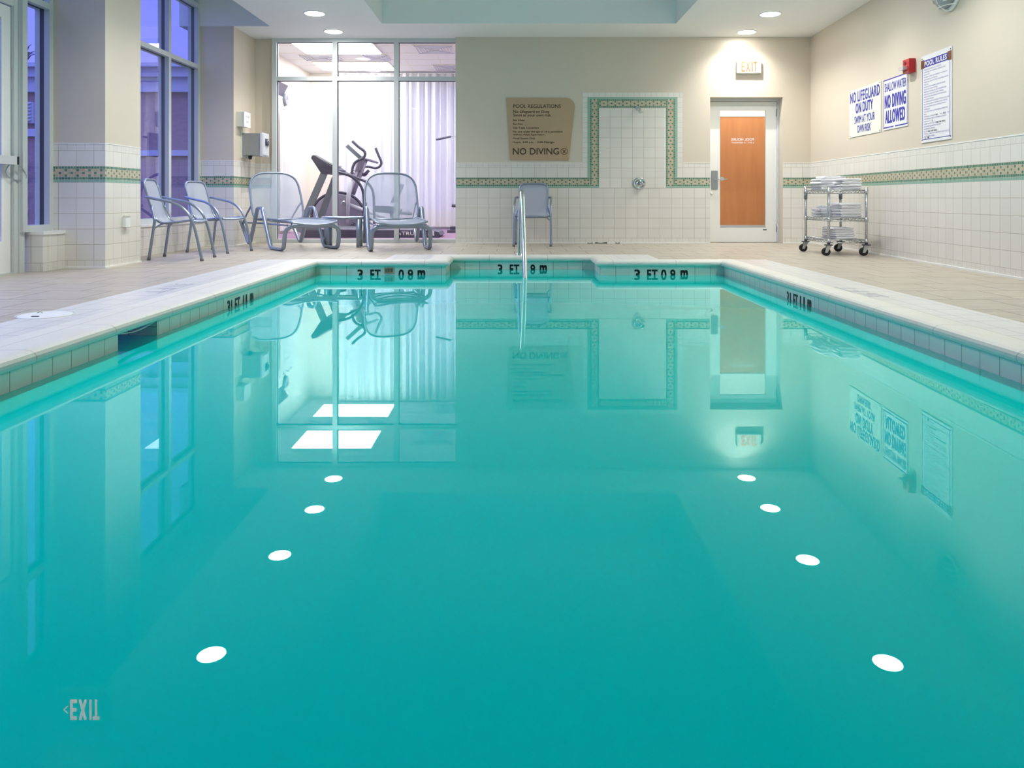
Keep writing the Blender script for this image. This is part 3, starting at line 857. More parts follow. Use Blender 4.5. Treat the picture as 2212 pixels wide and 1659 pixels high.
# sheer curtain across the back of the gym
def curtain_fn(x0, x1, y, z0, z1, amp, per):
    def fn(a, b):
        x = x0+(x1-x0)*a
        ph = 2*math.pi*x/per+0.9*math.sin(x*3.1)+0.5*math.sin(x*7.7)
        k = 0.55+0.45*b
        return (x+0.3*amp*math.cos(ph*0.5), y+amp*k*(math.sin(ph)+0.35*math.sin(2.3*ph+1)), z0+(z1-z0)*b)
    return fn
m = MB(); m.grid(curtain_fn(-3.86, 1.55, GYB-0.18, ZD+0.06, 3.585, 0.045, 0.17), 420, 6)
t = thing('sheer_curtain', (-1.1, GYB-0.18, 3.58), 'wide white sheer curtain across the back of the gym', 'curtain')
m.build('curtain_cloth', 'curtain', t)
m = MB(); m.box((-3.88, GYB-0.19, 3.575), (1.57, GYB-0.13, 3.6)); m.build('curtain_track', 'white', t)
m = MB(); m.grid(lambda a, b: (GXL+0.07+0.03*math.sin(a*22), 12.95+0.78*a, ZD+0.06+b*2.35), 60, 4)
t = thing('side_curtain', (GXL+0.07, 13.35, 2.5), 'narrow white curtain hanging on the gym side wall below the clock', 'curtain')
m.build('curtain_cloth', 'curtain', t)
m = MB(); m.tube([(GXL+0.07, 12.9, 2.575), (GXL+0.07, 13.78, 2.575)], 0.012, 8); m.build('curtain_rod', 'gymlight', t)
# window behind the curtain
window_g = MB()
for xk in (-3.83, -2.5, -1.15, 0.2, 1.55): window_g.box((xk-0.03, GYB+0.02, 0.5), (xk+0.03, GYB+0.08, 3.4))
window_g.box((-3.83, GYB+0.02, 0.5), (1.6, GYB+0.08, 0.56)).box((-3.83, GYB+0.02, 3.34), (1.6, GYB+0.08, 3.4))
wg = window_g.build('window_4', 'frame'); struct(wg)
m = MB(); m.box((-3.83, GYB+0.045, 0.5), (1.6, GYB+0.052, 3.4)); m.build('pane', 'glass', wg)
# clock and television bracket
t = thing('wall_clock', (GXL, 13.42, PZ(215, 13.42)), 'round pale wall clock high on the gym side wall', 'clock')
m = MB(); zk = PZ(215, 13.42); m.lathe((GXL, 13.42, zk), (1, 0, 0), [(0.122, 0), (0.122, 0.04), (0.11, 0.05)], 32); m.build('clock_rim', 'gymgrey', t)
m = MB(); m.lathe((GXL+0.0505, 13.42, zk), (1, 0, 0), [(0.106, 0), (0.106, 0.003)], 32); m.build('clock_face', 'gymmid', t)
m = MB(); m.box((GXL+0.054, 13.414, zk), (GXL+0.058, 13.426, zk+0.07)).box((GXL+0.054, 13.37, zk-0.006), (GXL+0.058, 13.42, zk+0.006)); m.build('clock_hand', 'gymdark', t)
p0 = PX(605.5, 191.5, 13.05)
t = thing('wall_television', tuple(p0), 'small dark television tilted out from the gym side wall, above the clock', 'television')
m = MB(); m.obox(p0, (0.055, 0, 0.105), (0, 0.24, 0), (0.02, 0, -0.012)); m.build('screen', 'gymdark', t, bevel=0.006)
m = MB(); m.tube([(GXL, 13.1, p0.z), (p0.x, 13.1, p0.z)], 0.02, 8); m.build('wall_arm', 'gymgrey', t)

# gym window frame
FY0, FY1 = 10.43, 10.53
def fxx(px): return PXx(px, FY0)
def fzz(py): return PZ(py, FY0)
f = MB()
for a, b in ((587, 597), (718, 728), (851, 860.6), (984, 987)): f.box((fxx(a), FY0, ZD), (fxx(b), FY1, CZ))
for a, b in ((91, 80), (174, 165.4), (524.8, 516.6)): f.box((fxx(587), FY0+0.004, max(ZD, fzz(a))), (fxx(987), FY1-0.004, min(CZ, fzz(b))))
gw = f.build('window_5', 'frame'); struct(gw)
k = MB()
for px in (597, 728, 860.6): k.box((fxx(px), FY0+0.045, ZD), (fxx(px)+0.008, FY0+0.06, CZ-0.06))
for py in (91, 174): k.box((fxx(597), FY0+0.045, fzz(py)-0.008), (fxx(984), FY0+0.06, fzz(py)))
k.build('gasket', 'gasket', gw)
for a, b in ((597, 718), (728, 851), (860.6, 984)):
    for c_, d_ in ((516.6, 174), (165.4, 91)):
        m = MB(); m.box((fxx(a), FY0+0.05, fzz(c_)), (fxx(b), FY0+0.056, fzz(d_))); m.build('pane', 'glassin', gw)

# ------------------------------------------------------------------ gym machines
# treadmill: long deck parallel to the window, console at its left end
TD0, TD1 = 11.75, 12.45
def tp(px, py, d): return PX(px, py, d)
t = thing('treadmill', (PXx(780, 12), 12.1, ZD), 'grey treadmill behind the gym window with a raised console and curved handrails', 'treadmill')
m = MB(); x0, x1 = PXx(655, TD0), PXx(952, TD0)
zt_, zl_ = PZ(497.5, TD0), PZ(513.5, TD0)
m.prism([(x0, zl_), (x1-0.05, zl_), (x1, zl_+0.04), (x1-0.04, zt_-0.03), (x1-0.2, zt_), (x0+0.05, zt_), (x0, zt_-0.03)], (0, TD0, 0), (1, 0, 0), (0, 0, 1), (0, 1, 0), TD1-TD0)
m.build('deck', 'gymdark', t)
m = MB(); m.box((x0+0.3, TD0-0.004, PZ(495.5, TD0)), (x1-0.18, TD0+0.09, PZ(492.5, TD0))).box((x0+0.3, TD1-0.09, PZ(495.5, TD0)), (x1-0.18, TD1, PZ(492.5, TD0))); m.build('side_rail', 'gymlight', t)
m = MB(); m.prism([(x0, zt_), (x0+0.55, zt_), (x0+0.42, zt_+0.1), (x0+0.08, zt_+0.09)], (0, TD0+0.06, 0), (1, 0, 0), (0, 0, 1), (0, 1, 0), TD1-TD0-0.12); m.build('motor_cover', 'gymgrey', t)
m = MB()
m.text('TRUE', (PXx(868, TD0), TD0-0.003, PZ(508, TD0)), (1, 0, 0), (0, 0, 1), PXx(902, TD0)-PXx(868, TD0), 0.062, 0, 0.02)
lx, lz = PXx(863, TD0), PZ(508, TD0)
m.face([(lx-0.025, TD0-0.003, lz), (lx+0.025, TD0-0.003, lz), (lx+0.02, TD0-0.003, lz+0.03), (lx-0.01, TD0-0.003, lz+0.062), (lx-0.03, TD0-0.003, lz+0.04)])
m.box((PXx(925, TD0), TD0-0.004, PZ(509, TD0)), (PXx(938, TD0), TD0, PZ(499, TD0)))
m.box((PXx(708, TD0), TD0-0.004, PZ(503, TD0)), (PXx(717, TD0), TD0, PZ(499, TD0)))
m.build('lettering', 'gympanel', t)
for d_, a, b in ((TD0+0.03, (659, 470), (704, 366)), (TD1-0.06, (692, 472), (724, 385))):
    lo = tp(*a, d_); hi = tp(*b, d_)
    lo2 = lo+(lo-hi)*((lo.z-(zt_-0.03))/(hi.z-lo.z))
    m = MB(); mid = (lo2+hi)/2; ax = (hi-lo2)/2; pr = Vector((ax.z, 0, -ax.x)).normalized()
    m.obox(mid, ax, pr*0.055, (0, 0.03, 0)); m.build('upright', 'gymgrey', t, bevel=0.012)
m = MB()
cpoly = [(671.5, 341), (675, 335), (680, 336), (724, 365), (724, 375), (708, 376), (694, 375), (688, 366)]
pp = [tp(a, b, TD0-0.02) for a, b in cpoly]
m.prism([(p.x, p.z) for p in pp], (0, TD0-0.02, 0), (1, 0, 0), (0, 0, 1), (0, 1, 0), TD1-TD0+0.04)
m.build('console', 'gymdark', t)
m = MB()
a_, b_ = tp(678, 334.5, TD0), tp(718, 357, TD0); nr = Vector((-(b_.z-a_.z), 0, b_.x-a_.x)).normalized()
m.obox((a_+b_)/2+Vector((0, 0.35, 0))+nr*0.005, (b_-a_)/2, (0, 0.29, 0), nr*0.014); m.build('console_screen', 'gympanel', t, bevel=0.005)
for d_, pts in ((TD0, [(703, 361), (727, 371), (751.5, 378), (765, 386), (777, 398), (784, 414), (786.5, 440), (787, 470), (787.5, 498)]),
                (TD1, [(722, 363), (745, 373), (770, 384), (789, 392), (800, 402), (806, 416), (808, 440), (808.5, 470), (808.5, 493)])):
    m = MB(); m.tube(spline([tp(a, b, d_) for a, b in pts], 6), 0.024, 10); m.build('handrail', 'gymdark', t)

# elliptical trainer with its round drive housing
E0 = 13.2
t = thing('elliptical_trainer', (PXx(735, E0), E0, ZD), 'grey elliptical trainer with a round drive housing, behind the treadmill', 'elliptical trainer')
cx, cz, R_ = PXx(733, E0), PZ(466, E0), 0.46
m = MB(); m.lathe((cx, E0-0.12, cz), (0, 1, 0), [(R_-0.05, 0), (R_-0.02, 0.02), (R_-0.02, 0.2), (R_-0.05, 0.24)], 48, sx=(1.12, 1, 1)); m.build('drive_housing', 'gymmid', t)
m = MB(); m.tube([(cx+1.12*R_*math.cos(a*math.pi/24), E0-0.10, cz+R_*math.sin(a*math.pi/24)) for a in range(-6, 31)], 0.022, 8); m.build('housing_trim', 'gymdark', t)
m = MB()
msg = 'MOTION FITNESS'
for i, ch in enumerate(msg):
    if ch == ' ': continue
    ang = math.radians(-30-i*9.3); rr = R_*0.62
    p = Vector((cx+1.12*rr*math.cos(ang), E0-0.124, cz+rr*math.sin(ang)))
    rad = Vector((math.cos(ang), 0, math.sin(ang))); tan_ = Vector((math.sin(ang), 0, -math.cos(ang)))
    m.text(ch, p-tan_*0.025, tan_, rad, 0.05 if ch != 'I' else 0.014, 0.062, 0, 0.02)
m.build('lettering', 'gymdark', t)
m = MB(); m.tube([tp(752, 430, E0), tp(776, 350, E0)], 0.07, 10, r2=0.05, up=(0, 1, 0)); m.build('mast', 'gymlight', t)
m = MB(); m.tube([tp(762, 420, E0), tp(790, 345, E0)], 0.045, 10); m.build('mast_cover', 'gymmid', t)
a_, b_ = tp(753, 316, E0-0.1), tp(783, 343, E0-0.1); nr = Vector((-(b_.z-a_.z), 0, b_.x-a_.x)).normalized()
m = MB(); m.obox((a_+b_)/2, (b_-a_)/2, (0, 0.15, 0), nr*0.035); m.build('console', 'gymgrey', t, bevel=0.02)
m = MB(); m.obox((a_+b_)/2+nr*0.038, (b_-a_)/2*0.8, (0, 0.12, 0), nr*0.005); m.build('console_screen', 'gympanel', t)
m = MB(); m.obox(tp(779, 358, E0), (tp(784, 346, E0)-tp(775, 370, E0))/2, (0, 0.07, 0), (0.06, 0, 0.02)); m.build('neck', 'gymmid', t, bevel=0.015)
for d_, pts in ((E0-0.3, [(761, 305), (774, 317), (786, 326), (788.5, 334), (784, 342), (775, 346), (766.5, 352), (762, 362), (761, 372)]),
                (E0+0.3, [(811.5, 320), (817, 334), (823, 348), (823, 355), (818, 361), (810, 363), (798, 360), (788, 360)])):
    m = MB(); m.tube(spline([tp(a, b, d_) for a, b in pts], 6), 0.026, 10); m.build('handlebar', 'gymdark', t)
m = MB(); m.tube([tp(787, 342, E0-0.05), tp(802, 347, E0), tp(817, 352, E0+0.05)], [0.03, 0.028, 0.018], 10); m.build('pulse_grip', 'gymmid', t)
m = MB(); m.tube(spline([tp(782, 376, E0), tp(787, 378, E0), tp(793, 372, E0), tp(797, 368, E0)], 5), [0.03]*5+[0.035]*5+[0.03]*6, 8); m.build('bottle_holder', 'gymdark', t)
m = MB(); m.lathe(tp(760.5, 373, E0-0.32), (0, 1, 0), [(0.03, 0), (0.05, 0.02), (0.05, 0.06), (0.03, 0.08)], 16); m.build('pivot', 'chrome', t)
m = MB(); m.tube([tp(757, 392, E0-0.28), tp(752, 430, E0-0.26), tp(751, 482, E0-0.25)], [0.05, 0.04, 0.028], 10); m.build('swing_arm', 'gymlight', t)
m = MB(); m.lathe(tp(741.5, 439, E0-0.26), (0, 1, 0), [(0.03, 0), (0.05, 0.02), (0.05, 0.07), (0.03, 0.1)], 16); m.build('crank', 'chrome', t)
m = MB(); m.tube([tp(753, 442, E0-0.2), tp(800, 459, E0-0.2), tp(848, 476, E0-0.2)], 0.035, 10); m.build('pedal_arm', 'gymlight', t)
m = MB(); m.tube([tp(700, 440, E0+0.2), tp(760, 425, E0+0.1), tp(790, 455, E0+0.1)], 0.05, 10); m.build('pedal_arm', 'gymmid', t)
m = MB(); m.box((PXx(690, E0), E0-0.25, ZD+0.01), (PXx(850, E0), E0-0.19, ZD+0.07)).box((PXx(690, E0), E0+0.19, ZD+0.01), (PXx(850, E0), E0+0.25, ZD+0.07)).box((PXx(690, E0), E0-0.3, ZD+0.005), (PXx(700, E0), E0+0.3, ZD+0.08)).box((cx-0.1, E0-0.1, ZD+0.02), (cx+0.1, E0+0.1, cz-R_+0.1)).box((PXx(845, E0), E0-0.3, ZD+0.005), (PXx(855, E0), E0+0.3, ZD+0.08))
m.build('base_frame', 'gymlight', t)
# padded bench / bike seat further back
B0 = 14.0
t = thing('recumbent_bike_seat', (PXx(838, B0), B0, ZD), 'dark padded exercise bike seat with a slanted backrest by the sheer curtain', 'exercise bike')
m = MB(); m.obox(tp(830, 450, B0), (0.19, 0, -0.01), (0, 0.2, 0), (0, 0, 0.05)); m.build('seat', 'gymdark', t, bevel=0.03)
a_, b_ = tp(850, 438, B0), tp(868, 397, B0)
m = MB(); nr = Vector((-(b_.z-a_.z), 0, b_.x-a_.x)).normalized(); m.obox((a_+b_)/2, (b_-a_)/2, (0, 0.2, 0), nr*0.03); m.build('backrest', 'gymmid', t, bevel=0.025)
m = MB(); m.tube([tp(812, 455, B0), tp(890, 462, B0)], 0.03, 8).tube([tp(862, 462, B0), tp(868, 452, B0)], 0.02, 8).tube([tp(846, 458, B0), tp(846, 500, B0)], 0.04, 8)
m.box((PXx(820, B0), B0-0.25, ZD+0.006), (PXx(880, B0), B0+0.25, ZD+0.06)); m.build('seat_frame', 'gymgrey', t)
# weight machine mostly behind the wall, its bar and footplate in view
W0 = 14.2
t = thing('weight_machine', (PXx(1005, W0), W0, ZD), 'weight machine bar and dark footplate at the wall end of the curtain', 'weight machine')
m = MB(); m.tube([tp(942, 301.5, W0), tp(955, 299, W0), tp(974, 295, W0)], 0.022, 8); m.build('pull_bar', 'knob', t)
m = MB(); m.tube([tp(974, 295, W0), tp(1010, 296.5, W0)], 0.008, 6); m.build('bar_cable', 'steel', t)
m = MB(); m.tube([tp(1010, 290, W0), tp(1010, 498, W0)], 0.05, 8); m.build('post', 'gymlight', t)
m = MB(); m.tube([tp(976, 444, W0), tp(1010, 446, W0)], 0.035, 8); m.build('foot_roller', 'gymdark', t)
m = MB(); m.box((PXx(968, 13.5), 13.3, ZD+0.006), (PXx(1010, 13.5), 14.3, ZD+0.06)).box((PXx(972, 13.5), 13.5, ZD+0.06), (PXx(1005, 13.5), 13.9, ZD+0.12)); m.build('footplate', 'gymdark', t)

# ------------------------------------------------------------------ outside in the dusk
t = thing('neighbour_building', (-14, 20, 0), 'brick building with white cornice bands outside in the dusk', 'building')
m = MB(); m.box((-30, 20, 0), (-6, 22, PZ(200, 20))); m.build('brick_wall', 'brick', t)
m = MB(); zc0, zc1 = PZ(200, 20), PZ(141, 20)
m.box((-30.1, 19.85, zc0), (-5.9, 22, zc0+0.42)).box((-30.2, 19.7, zc0+0.42), (-5.8, 22, zc1-0.12)).box((-30.3, 19.55, zc1-0.12), (-5.7, 22, zc1)); m.build('cornice', 'stone', t)
m = MB(); m.box((-30, 19.9, PZ(295, 20)), (-12, 20, PZ(279, 20))).box((-12, 19.9, PZ(337, 20)), (-6, 20, PZ(325, 20))); m.build('ledge', 'stone', t)
m = MB(); vx0, vx1 = PXx(40, 19.9), PXx(74, 19.9)
m.box((vx0, 19.86, PZ(266, 19.9)), (vx1, 20, PZ(221, 19.9)));
for k in range(6):
    zz = PZ(262, 19.9)+k*0.098
    m.hexa([(vx0+0.05, 19.80, zz), (vx1-0.05, 19.80, zz), (vx1-0.05, 19.87, zz+0.05), (vx0+0.05, 19.87, zz+0.05), (vx0+0.05, 19.79, zz+0.02), (vx1-0.05, 19.79, zz+0.02), (vx1-0.05, 19.87, zz+0.075), (vx0+0.05, 19.87, zz+0.075)])
m.build('louvre_vent', 'stone', t)
for k in range(4):
    zz = PZ(350+k*35, 19.9)
    m = MB(); m.box((PXx(46, 19.9), 19.9, zz-0.1), (PXx(55, 19.9), 20, zz+0.1)); m.build('pale_block', 'stone', t)
m = MB(); m.box((-45, 2, -0.12), (-4.9, 40, -0.02)); m.box((-45, -6, -0.12), (-4.9, 2, -0.02)); struct(m.build('ground', 'ground'))
t = thing('bare_tree', (PXx(64, 27), 27, 0), 'bare tree top showing over the cornice outside', 'tree')
m = MB()
tb = PX(56, 130, 27)
m.tube([(tb.x-0.3, 27, -0.02), (tb.x-0.2, 27, 3.0), tuple(tb)], [0.16, 0.12, 0.05], 8); m.build('trunk', 'gymdark', t)
m = MB()
for k in range(16):
    a0 = tb+Vector((0, 0, -0.5+0.05*k)); d_ = Vector((random.uniform(-.6, 0.8), random.uniform(-.3, .3), random.uniform(0.0, 0.45)))
    m.tube([a0, a0+d_*0.5+Vector((0, 0, 0.1)), a0+d_], [0.03, 0.02, 0.008], 5)
m.build('branches', 'gymdark', t)

# ------------------------------------------------------------------ corridor beyond the door
c = MB()
CY = 12.25
c.panel((2.3, CY, ZD), (1, 0, 0), (0, 0, 1), 3.4, 2.9); c.panel((2.3, 10.6, ZD), (0, 1, 0), (0, 0, 1), 1.65, 2.9); c.panel((5.7, 10.6, ZD), (0, 1, 0), (0, 0, 1), 1.65, 2.9)
c.panel((2.3, 10.6, ZD), (1, 0, 0), (0, 0, 1), DX0-2.3, 2.9); c.panel((DX1, 10.6, ZD), (1, 0, 0), (0, 0, 1), 5.7-DX1, 2.9); c.panel((DX0, 10.6, DZT), (1, 0, 0), (0, 0, 1), DX1-DX0, ZD+2.9-DZT)
struct(c.build('wall_corridor', 'gymwall'))
c = MB(); c.face([(2.3, 10.6, ZD+2.9), (2.3, CY, ZD+2.9), (5.7, CY, ZD+2.9), (5.7, 10.6, ZD+2.9)]); struct(c.build('ceiling_corridor', 'ceiling'))
c = MB(); fq(c, 2.3, 5.7, 10.6, CY, ZD+0.002); struct(c.build('floor_corridor', 'boxlid'))
m = MB(); m.box((PXx(1545, 12.2), CY-0.05, PZ(486, 12.2)), (PXx(1668, 12.2), CY-0.005, PZ(252, 12.2))); d2 = m.build('door_3', 'wood'); struct(d2)
m = MB(); m.box((PXx(1545, 12.2), CY-0.054, ZD+0.01), (PXx(1668, 12.2), CY-0.004, PZ(486, 12.2))); m.build('kick_plate', 'boxlid', d2)
m = MB(); m.box((PXx(1540, 12.2), CY-0.06, PZ(252, 12.2)), (PXx(1673, 12.2), CY-0.004, PZ(246, 12.2))).box((PXx(1540, 12.2), CY-0.06, ZD), (PXx(1545, 12.2), CY-0.004, PZ(250, 12.2))).box((PXx(1668, 12.2), CY-0.06, ZD), (PXx(1673, 12.2), CY-0.004, PZ(250, 12.2))); m.build('door_casing', 'white', d2)
t = thing('added_corridor_light', (4.0, 11.4, ZD+2.89), 'flat light added out of sight to brighten the corridor beyond the glass door', 'ceiling light')  # added unseen panel, there only to light the corridor and its wood door
m = MB(); m.box((3.4, 11.15, ZD+2.86), (4.6, 11.65, ZD+2.895)); m.build('diffuser', 'corridorfill', t)
# glazed door with its frame
RY = REC
jx0, jx1 = DX0-0.02, PXx(1683, RY)
ztop = PZ(219.5, RY)
f = MB(); f.box((jx1-0.035, RY-0.02, ZD), (DX1-0.002, RY+0.08, ztop)).box((DX0+0.002, RY-0.02, ztop), (DX1-0.002, RY+0.08, DZT-0.002)).box((DX0+0.002, RY-0.02, ZD), (DX0+0.013, RY+0.08, ztop))
dr = f.build('door_2', 'frame'); struct(dr)
lx0, lx1 = DX0+0.014, jx1-0.038
gx0, gx1, gz0, gz1 = PXx(1555.4, RY), PXx(1654.7, RY), PZ(492.3, RY), PZ(238, RY)
m = MB(); m.box((lx0, RY, ZD+0.008), (gx0, RY+0.045, ztop-0.006)).box((gx1, RY, ZD+0.008), (lx1, RY+0.045, ztop-0.006)).box((gx0, RY, ZD+0.008), (gx1, RY+0.045, gz0)).box((gx0, RY, gz1), (gx1, RY+0.045, ztop-0.006))
leaf2 = m.build('door_leaf', 'white', dr)
m = MB(); m.box((gx0, RY+0.018, gz0), (gx1, RY+0.024, gz1)); m.build('pane', 'glassin', leaf2)
m = MB()
def mirrored(s_, pl, pr_, pb_, cap): m.text(s_, (PXx(pr_, RY), RY+0.016, PZ(pb_, RY)), (-1, 0, 0), (0, 0, 1), PXx(pr_, RY)-PXx(pl, RY), cap, 0, 0.01)
mirrored('POOL HOURS', 1580.5, 1629.5, 304, 0.042); mirrored('6 AM - 12 MIDNIGHT', 1580.5, 1629.5, 309.5, 0.022)
m.build('lettering', 'signwhite', leaf2)
m = MB(); m.box((PXx(1536.5, RY), RY-0.012, PZ(409, RY)), (PXx(1550, RY), RY, PZ(369, RY))); lk = m.build('lock_plate', 'steel', leaf2, bevel=0.003)
m = MB(); zh = PZ(388, RY); m.tube([(PXx(1543, RY), RY-0.01, zh), (PXx(1543, RY), RY-0.05, zh)], 0.014, 10).tube([(PXx(1543, RY), RY-0.05, zh), (PXx(1552, RY), RY-0.055, zh+0.004), (PXx(1570, RY), RY-0.055, zh+0.002)], 0.011, 10).lathe((PXx(1557, RY), RY-0.05, zh+0.012), (0, -1, 0), [(0.012, 0), (0.03, 0.01), (0.03, 0.02)], 16)
m.build('lever_handle', 'chrome', lk)
m = MB(); m.lathe((PXx(1537, RY), RY, PZ(417.5, RY)), (0, -1, 0), [(0.02, 0), (0.02, 0.012), (0.012, 0.02)], 16); m.build('door_stop', 'white', leaf2)
for py in (243.5, 492):
    m = MB(); m.tube([(lx1+0.002, RY-0.008, PZ(py+8, RY)), (lx1+0.002, RY-0.008, PZ(py-8, RY))], 0.01, 10); m.box((lx1-0.01, RY-0.004, PZ(py+8, RY)), (lx1+0.035, RY, PZ(py-8, RY))); m.build('hinge', 'steel', leaf2)
m = MB(); m.box((PXx(1648, RY), RY-0.003, PZ(497.2, RY)), (PXx(1656, RY), RY, PZ(495.4, RY))); m.build('rating_label', 'foot', leaf2)

# ------------------------------------------------------------------ downlights
def downlight(x, y, label):
    t = thing('downlight', (x, y, CZ), label, 'ceiling light', 'recessed ceiling downlights')
    m = MB(); m.lathe((x, y, CZ-0.007), (0, 0, 1), [(0.118, 0.0), (0.128, 0.002), (0.130, 0.0068)], 32, sx=(1.126, 1, 1)); m.build('trim_ring', 'white', t)
    m = MB(); m.lathe((x, y, CZ-0.0095), (0, 0, 1), [(0.110, 0.0), (0.112, 0.0025)], 32, sx=(1.126, 1, 1)); m.build('lens', 'disc', t)
    ld = bpy.data.lights.new('lamp', 'SPOT'); ld.energy = DOWNLIGHT_W; ld.spot_size = math.radians(138); ld.spot_blend = 0.9
    ld.shadow_soft_size = 0.012; ld.color = (1.0, 0.975, 0.935)
    lo = bpy.data.objects.new('lamp', ld); COL.objects.link(lo); lo.parent = t; lo.location = (0, 0, -0.022)
ORD = ['first from the far wall', 'second from the far wall', 'third from the far wall', 'fourth from the far wall', 'fifth from the far wall', 'sixth from the far wall', 'seventh from the far wall']
for i, (x, y) in enumerate([(-2.67, 10.0), (-2.66, 9.02), (-2.72, 7.86), (-2.75, 6.15), (-2.75, 4.3), (-2.75, 2.4)]):
    downlight(x, y, 'round recessed ceiling light on the window side, '+ORD[i])
for i, (x, y) in enumerate([(3.44, 10.03), (3.42, 9.05), (3.36, 7.76), (3.33, 6.04), (3.3, 4.2), (3.3, 2.3)]):
    downlight(x, y, 'round recessed ceiling light on the towel cart side, '+ORD[i])

# ------------------------------------------------------------------ signs
# tan plaque
t = thing('pool_regulations_sign', (PXx(1168, D), D, PZ(278, D)), 'tan POOL REGULATIONS plaque with one rounded corner on the far wall', 'sign')
def sgx(zx): return PXx(1080+zx/10.37, D-0.02)
def sgz(zy): return PZ(200+zy/10.37, D-0.02)
poly = [(sgx(218), sgz(1502)), (sgx(1540), sgz(1515)), (sgx(1678), sgz(320))]
for k in range(1, 9):
    a = k/9*math.pi/2; poly.append((sgx(1678)-(sgx(1678)-sgx(1480))*(1-math.cos(a)), sgz(320)+(sgz(125)-sgz(320))*math.sin(a)))
poly += [(sgx(1480), sgz(124)), (sgx(140), sgz(118))]
m = MB(); m.prism(poly, (0, D-0.018, 0), (1, 0, 0), (0, 0, 1), (0, 1, 0), 0.016); m.build('sign_panel', 'signtan', t)
m = MB()
for s_, a, b, base, top, bd in (('POOL REGULATIONS', 300, 1362, 343, 265, 0), ('No Lifeguard on Duty', 298, 1112, 455, 395, 0), ('Swim at your own risk.', 298, 1155, 535, 475, 0), ('No Glass', 296, 552, 637, 597, 0), ('No Pets', 296, 505, 722, 683, 0), ('Use Trash Containers', 294, 872, 808, 768, 0), ('No one under the age of 16 is permitted', 294, 1398, 895, 855, 0), ('without Adult Supervision', 294, 992, 960, 920, 0), ('Hotel Guests Only', 292, 787, 1043, 1003, 0), ('Hours:  6:00 a.m. - 12:00 Midnight', 290, 1222, 1130, 1090, 0), ('NO DIVING', 290, 1322, 1388, 1245, 0)):
    m = MB(); m.text(s_, (sgx(a), D-0.0195, sgz(base)), (1, 0, 0), (0, 0, 1), sgx(b)-sgx(a), sgz(top)-sgz(base), 0, 0.006)
    m.build('lettering', 'brown', t)
m = MB(); ccx, ccz, rx_, rz_ = sgx(1438), sgz(1317), (sgx(1518)-sgx(1438)), (sgz(1243)-sgz(1317))
def ring_(mb, r0, r1, yy, n=40):
    for k in range(n):
        a, b = 2*math.pi*k/n, 2*math.pi*(k+1)/n
        mb.face([(ccx+rx_*r0*math.cos(a), yy, ccz+rz_*r0*math.sin(a)), (ccx+rx_*r1*math.cos(a), yy, ccz+rz_*r1*math.sin(a)), (ccx+rx_*r1*math.cos(b), yy, ccz+rz_*r1*math.sin(b)), (ccx+rx_*r0*math.cos(b), yy, ccz+rz_*r0*math.sin(b))])
ring_(m, 0.86, 1.0, D-0.0195)
def bar2(x0, z0, x1, z1, w_):
    p = Vector((ccx+x0*rx_, D-0.0195, ccz+z0*rz_)); q = Vector((ccx+x1*rx_, D-0.0195, ccz+z1*rz_)); n_ = Vector((-(q.z-p.z), 0, q.x-p.x)).normalized()*w_
    m.face([p-n_, q-n_, q+n_, p+n_])
bar2(-0.62, 0.62, 0.62, -0.62, 0.0035); bar2(0.5, 0.5, -0.05, -0.1, 0.004); bar2(-0.05, -0.05, -0.45, -0.55, 0.005); bar2(-0.05, -0.1, 0.1, -0.35, 0.004); bar2(0.15, 0.2, 0.0, 0.35, 0.003)
m.build('no_diving_symbol', 'brown', t)

# signs on the right wall
def ryd(px): return 3.992/((px-HX)/F-0.052)
def rsign(pxa, pxb, zt_, zb_, name, label, panel, th=0.006):
    ya, yb = ryd(pxa), ryd(pxb)
    t = thing(name, tuple(rp((ya+yb)/2, ZC+(zt_+zb_)/2)), label, 'sign', 'signs on the side wall')
    ln = (ya-yb)/abs(RU.y)
    m = MB(); c_ = rp((ya+yb)/2, ZC+(zt_+zb_)/2, th/2+0.002); m.obox(c_, RU*(ln/2), RN*(th/2), (0, 0, (zt_-zb_)/2)); m.build('sign_panel', panel, t, bevel=0.001)
    org = rp(ya, ZC+zt_, th+0.0035)
    return t, org, ln, zt_-zb_
UP = Vector((0, 0, 1))
def stext(m, org, ln, h, s_, fa, fb, base, top, bold=0.0, mi=0):     # fractions of the sign
    m.text(s_, org+RU*(ln*fa)-UP*(h*base), RU, UP, ln*(fb-fa), h*(base-top), mi, bold)
def screws(t, org, ln, h):
    for a, b in ((0.03, 0.03), (0.97, 0.03), (0.03, 0.97), (0.97, 0.97)):
        m = MB(); m.lathe(org+RU*ln*a-UP*h*b-RN*0.001, RN, [(0.007, 0), (0.005, 0.003)], 10); m.build('screw', 'foot', t)
t, org, ln, h = rsign(1836, 1904, 1.415, 0.80, 'no_lifeguard_sign', 'cream NO LIFEGUARD ON DUTY sign, the one closest to the far corner', 'signcream')
for a in (('NO LIFEGUARD', 0.035, 0.975, 0.275, 0.055, 0.016), ('ON DUTY', 0.22, 0.77, 0.515, 0.305, 0.02), ('SWIM AT YOUR', 0.18, 0.83, 0.73, 0.575, 0.008), ('OWN RISK', 0.27, 0.71, 0.93, 0.775, 0.008)):
    m = MB(); stext(m, org, ln, h, *a); m.build('lettering', 'blue', t); screws(t, org, ln, h)
t, org, ln, h = rsign(1910, 1962.5, 1.40, 0.807, 'no_diving_sign', 'white SHALLOW WATER NO DIVING ALLOWED sign with a blue border', 'signwhite')
for a in (('SHALLOW WATER', 0.06, 0.94, 0.245, 0.08, 0.004), ('NO DIVING', 0.06, 0.93, 0.575, 0.315, 0.02), ('ALLOWED', 0.08, 0.90, 0.875, 0.62, 0.02)):
    m = MB(); stext(m, org, ln, h, *a); m.build('lettering', 'blue', t)
m = MB()
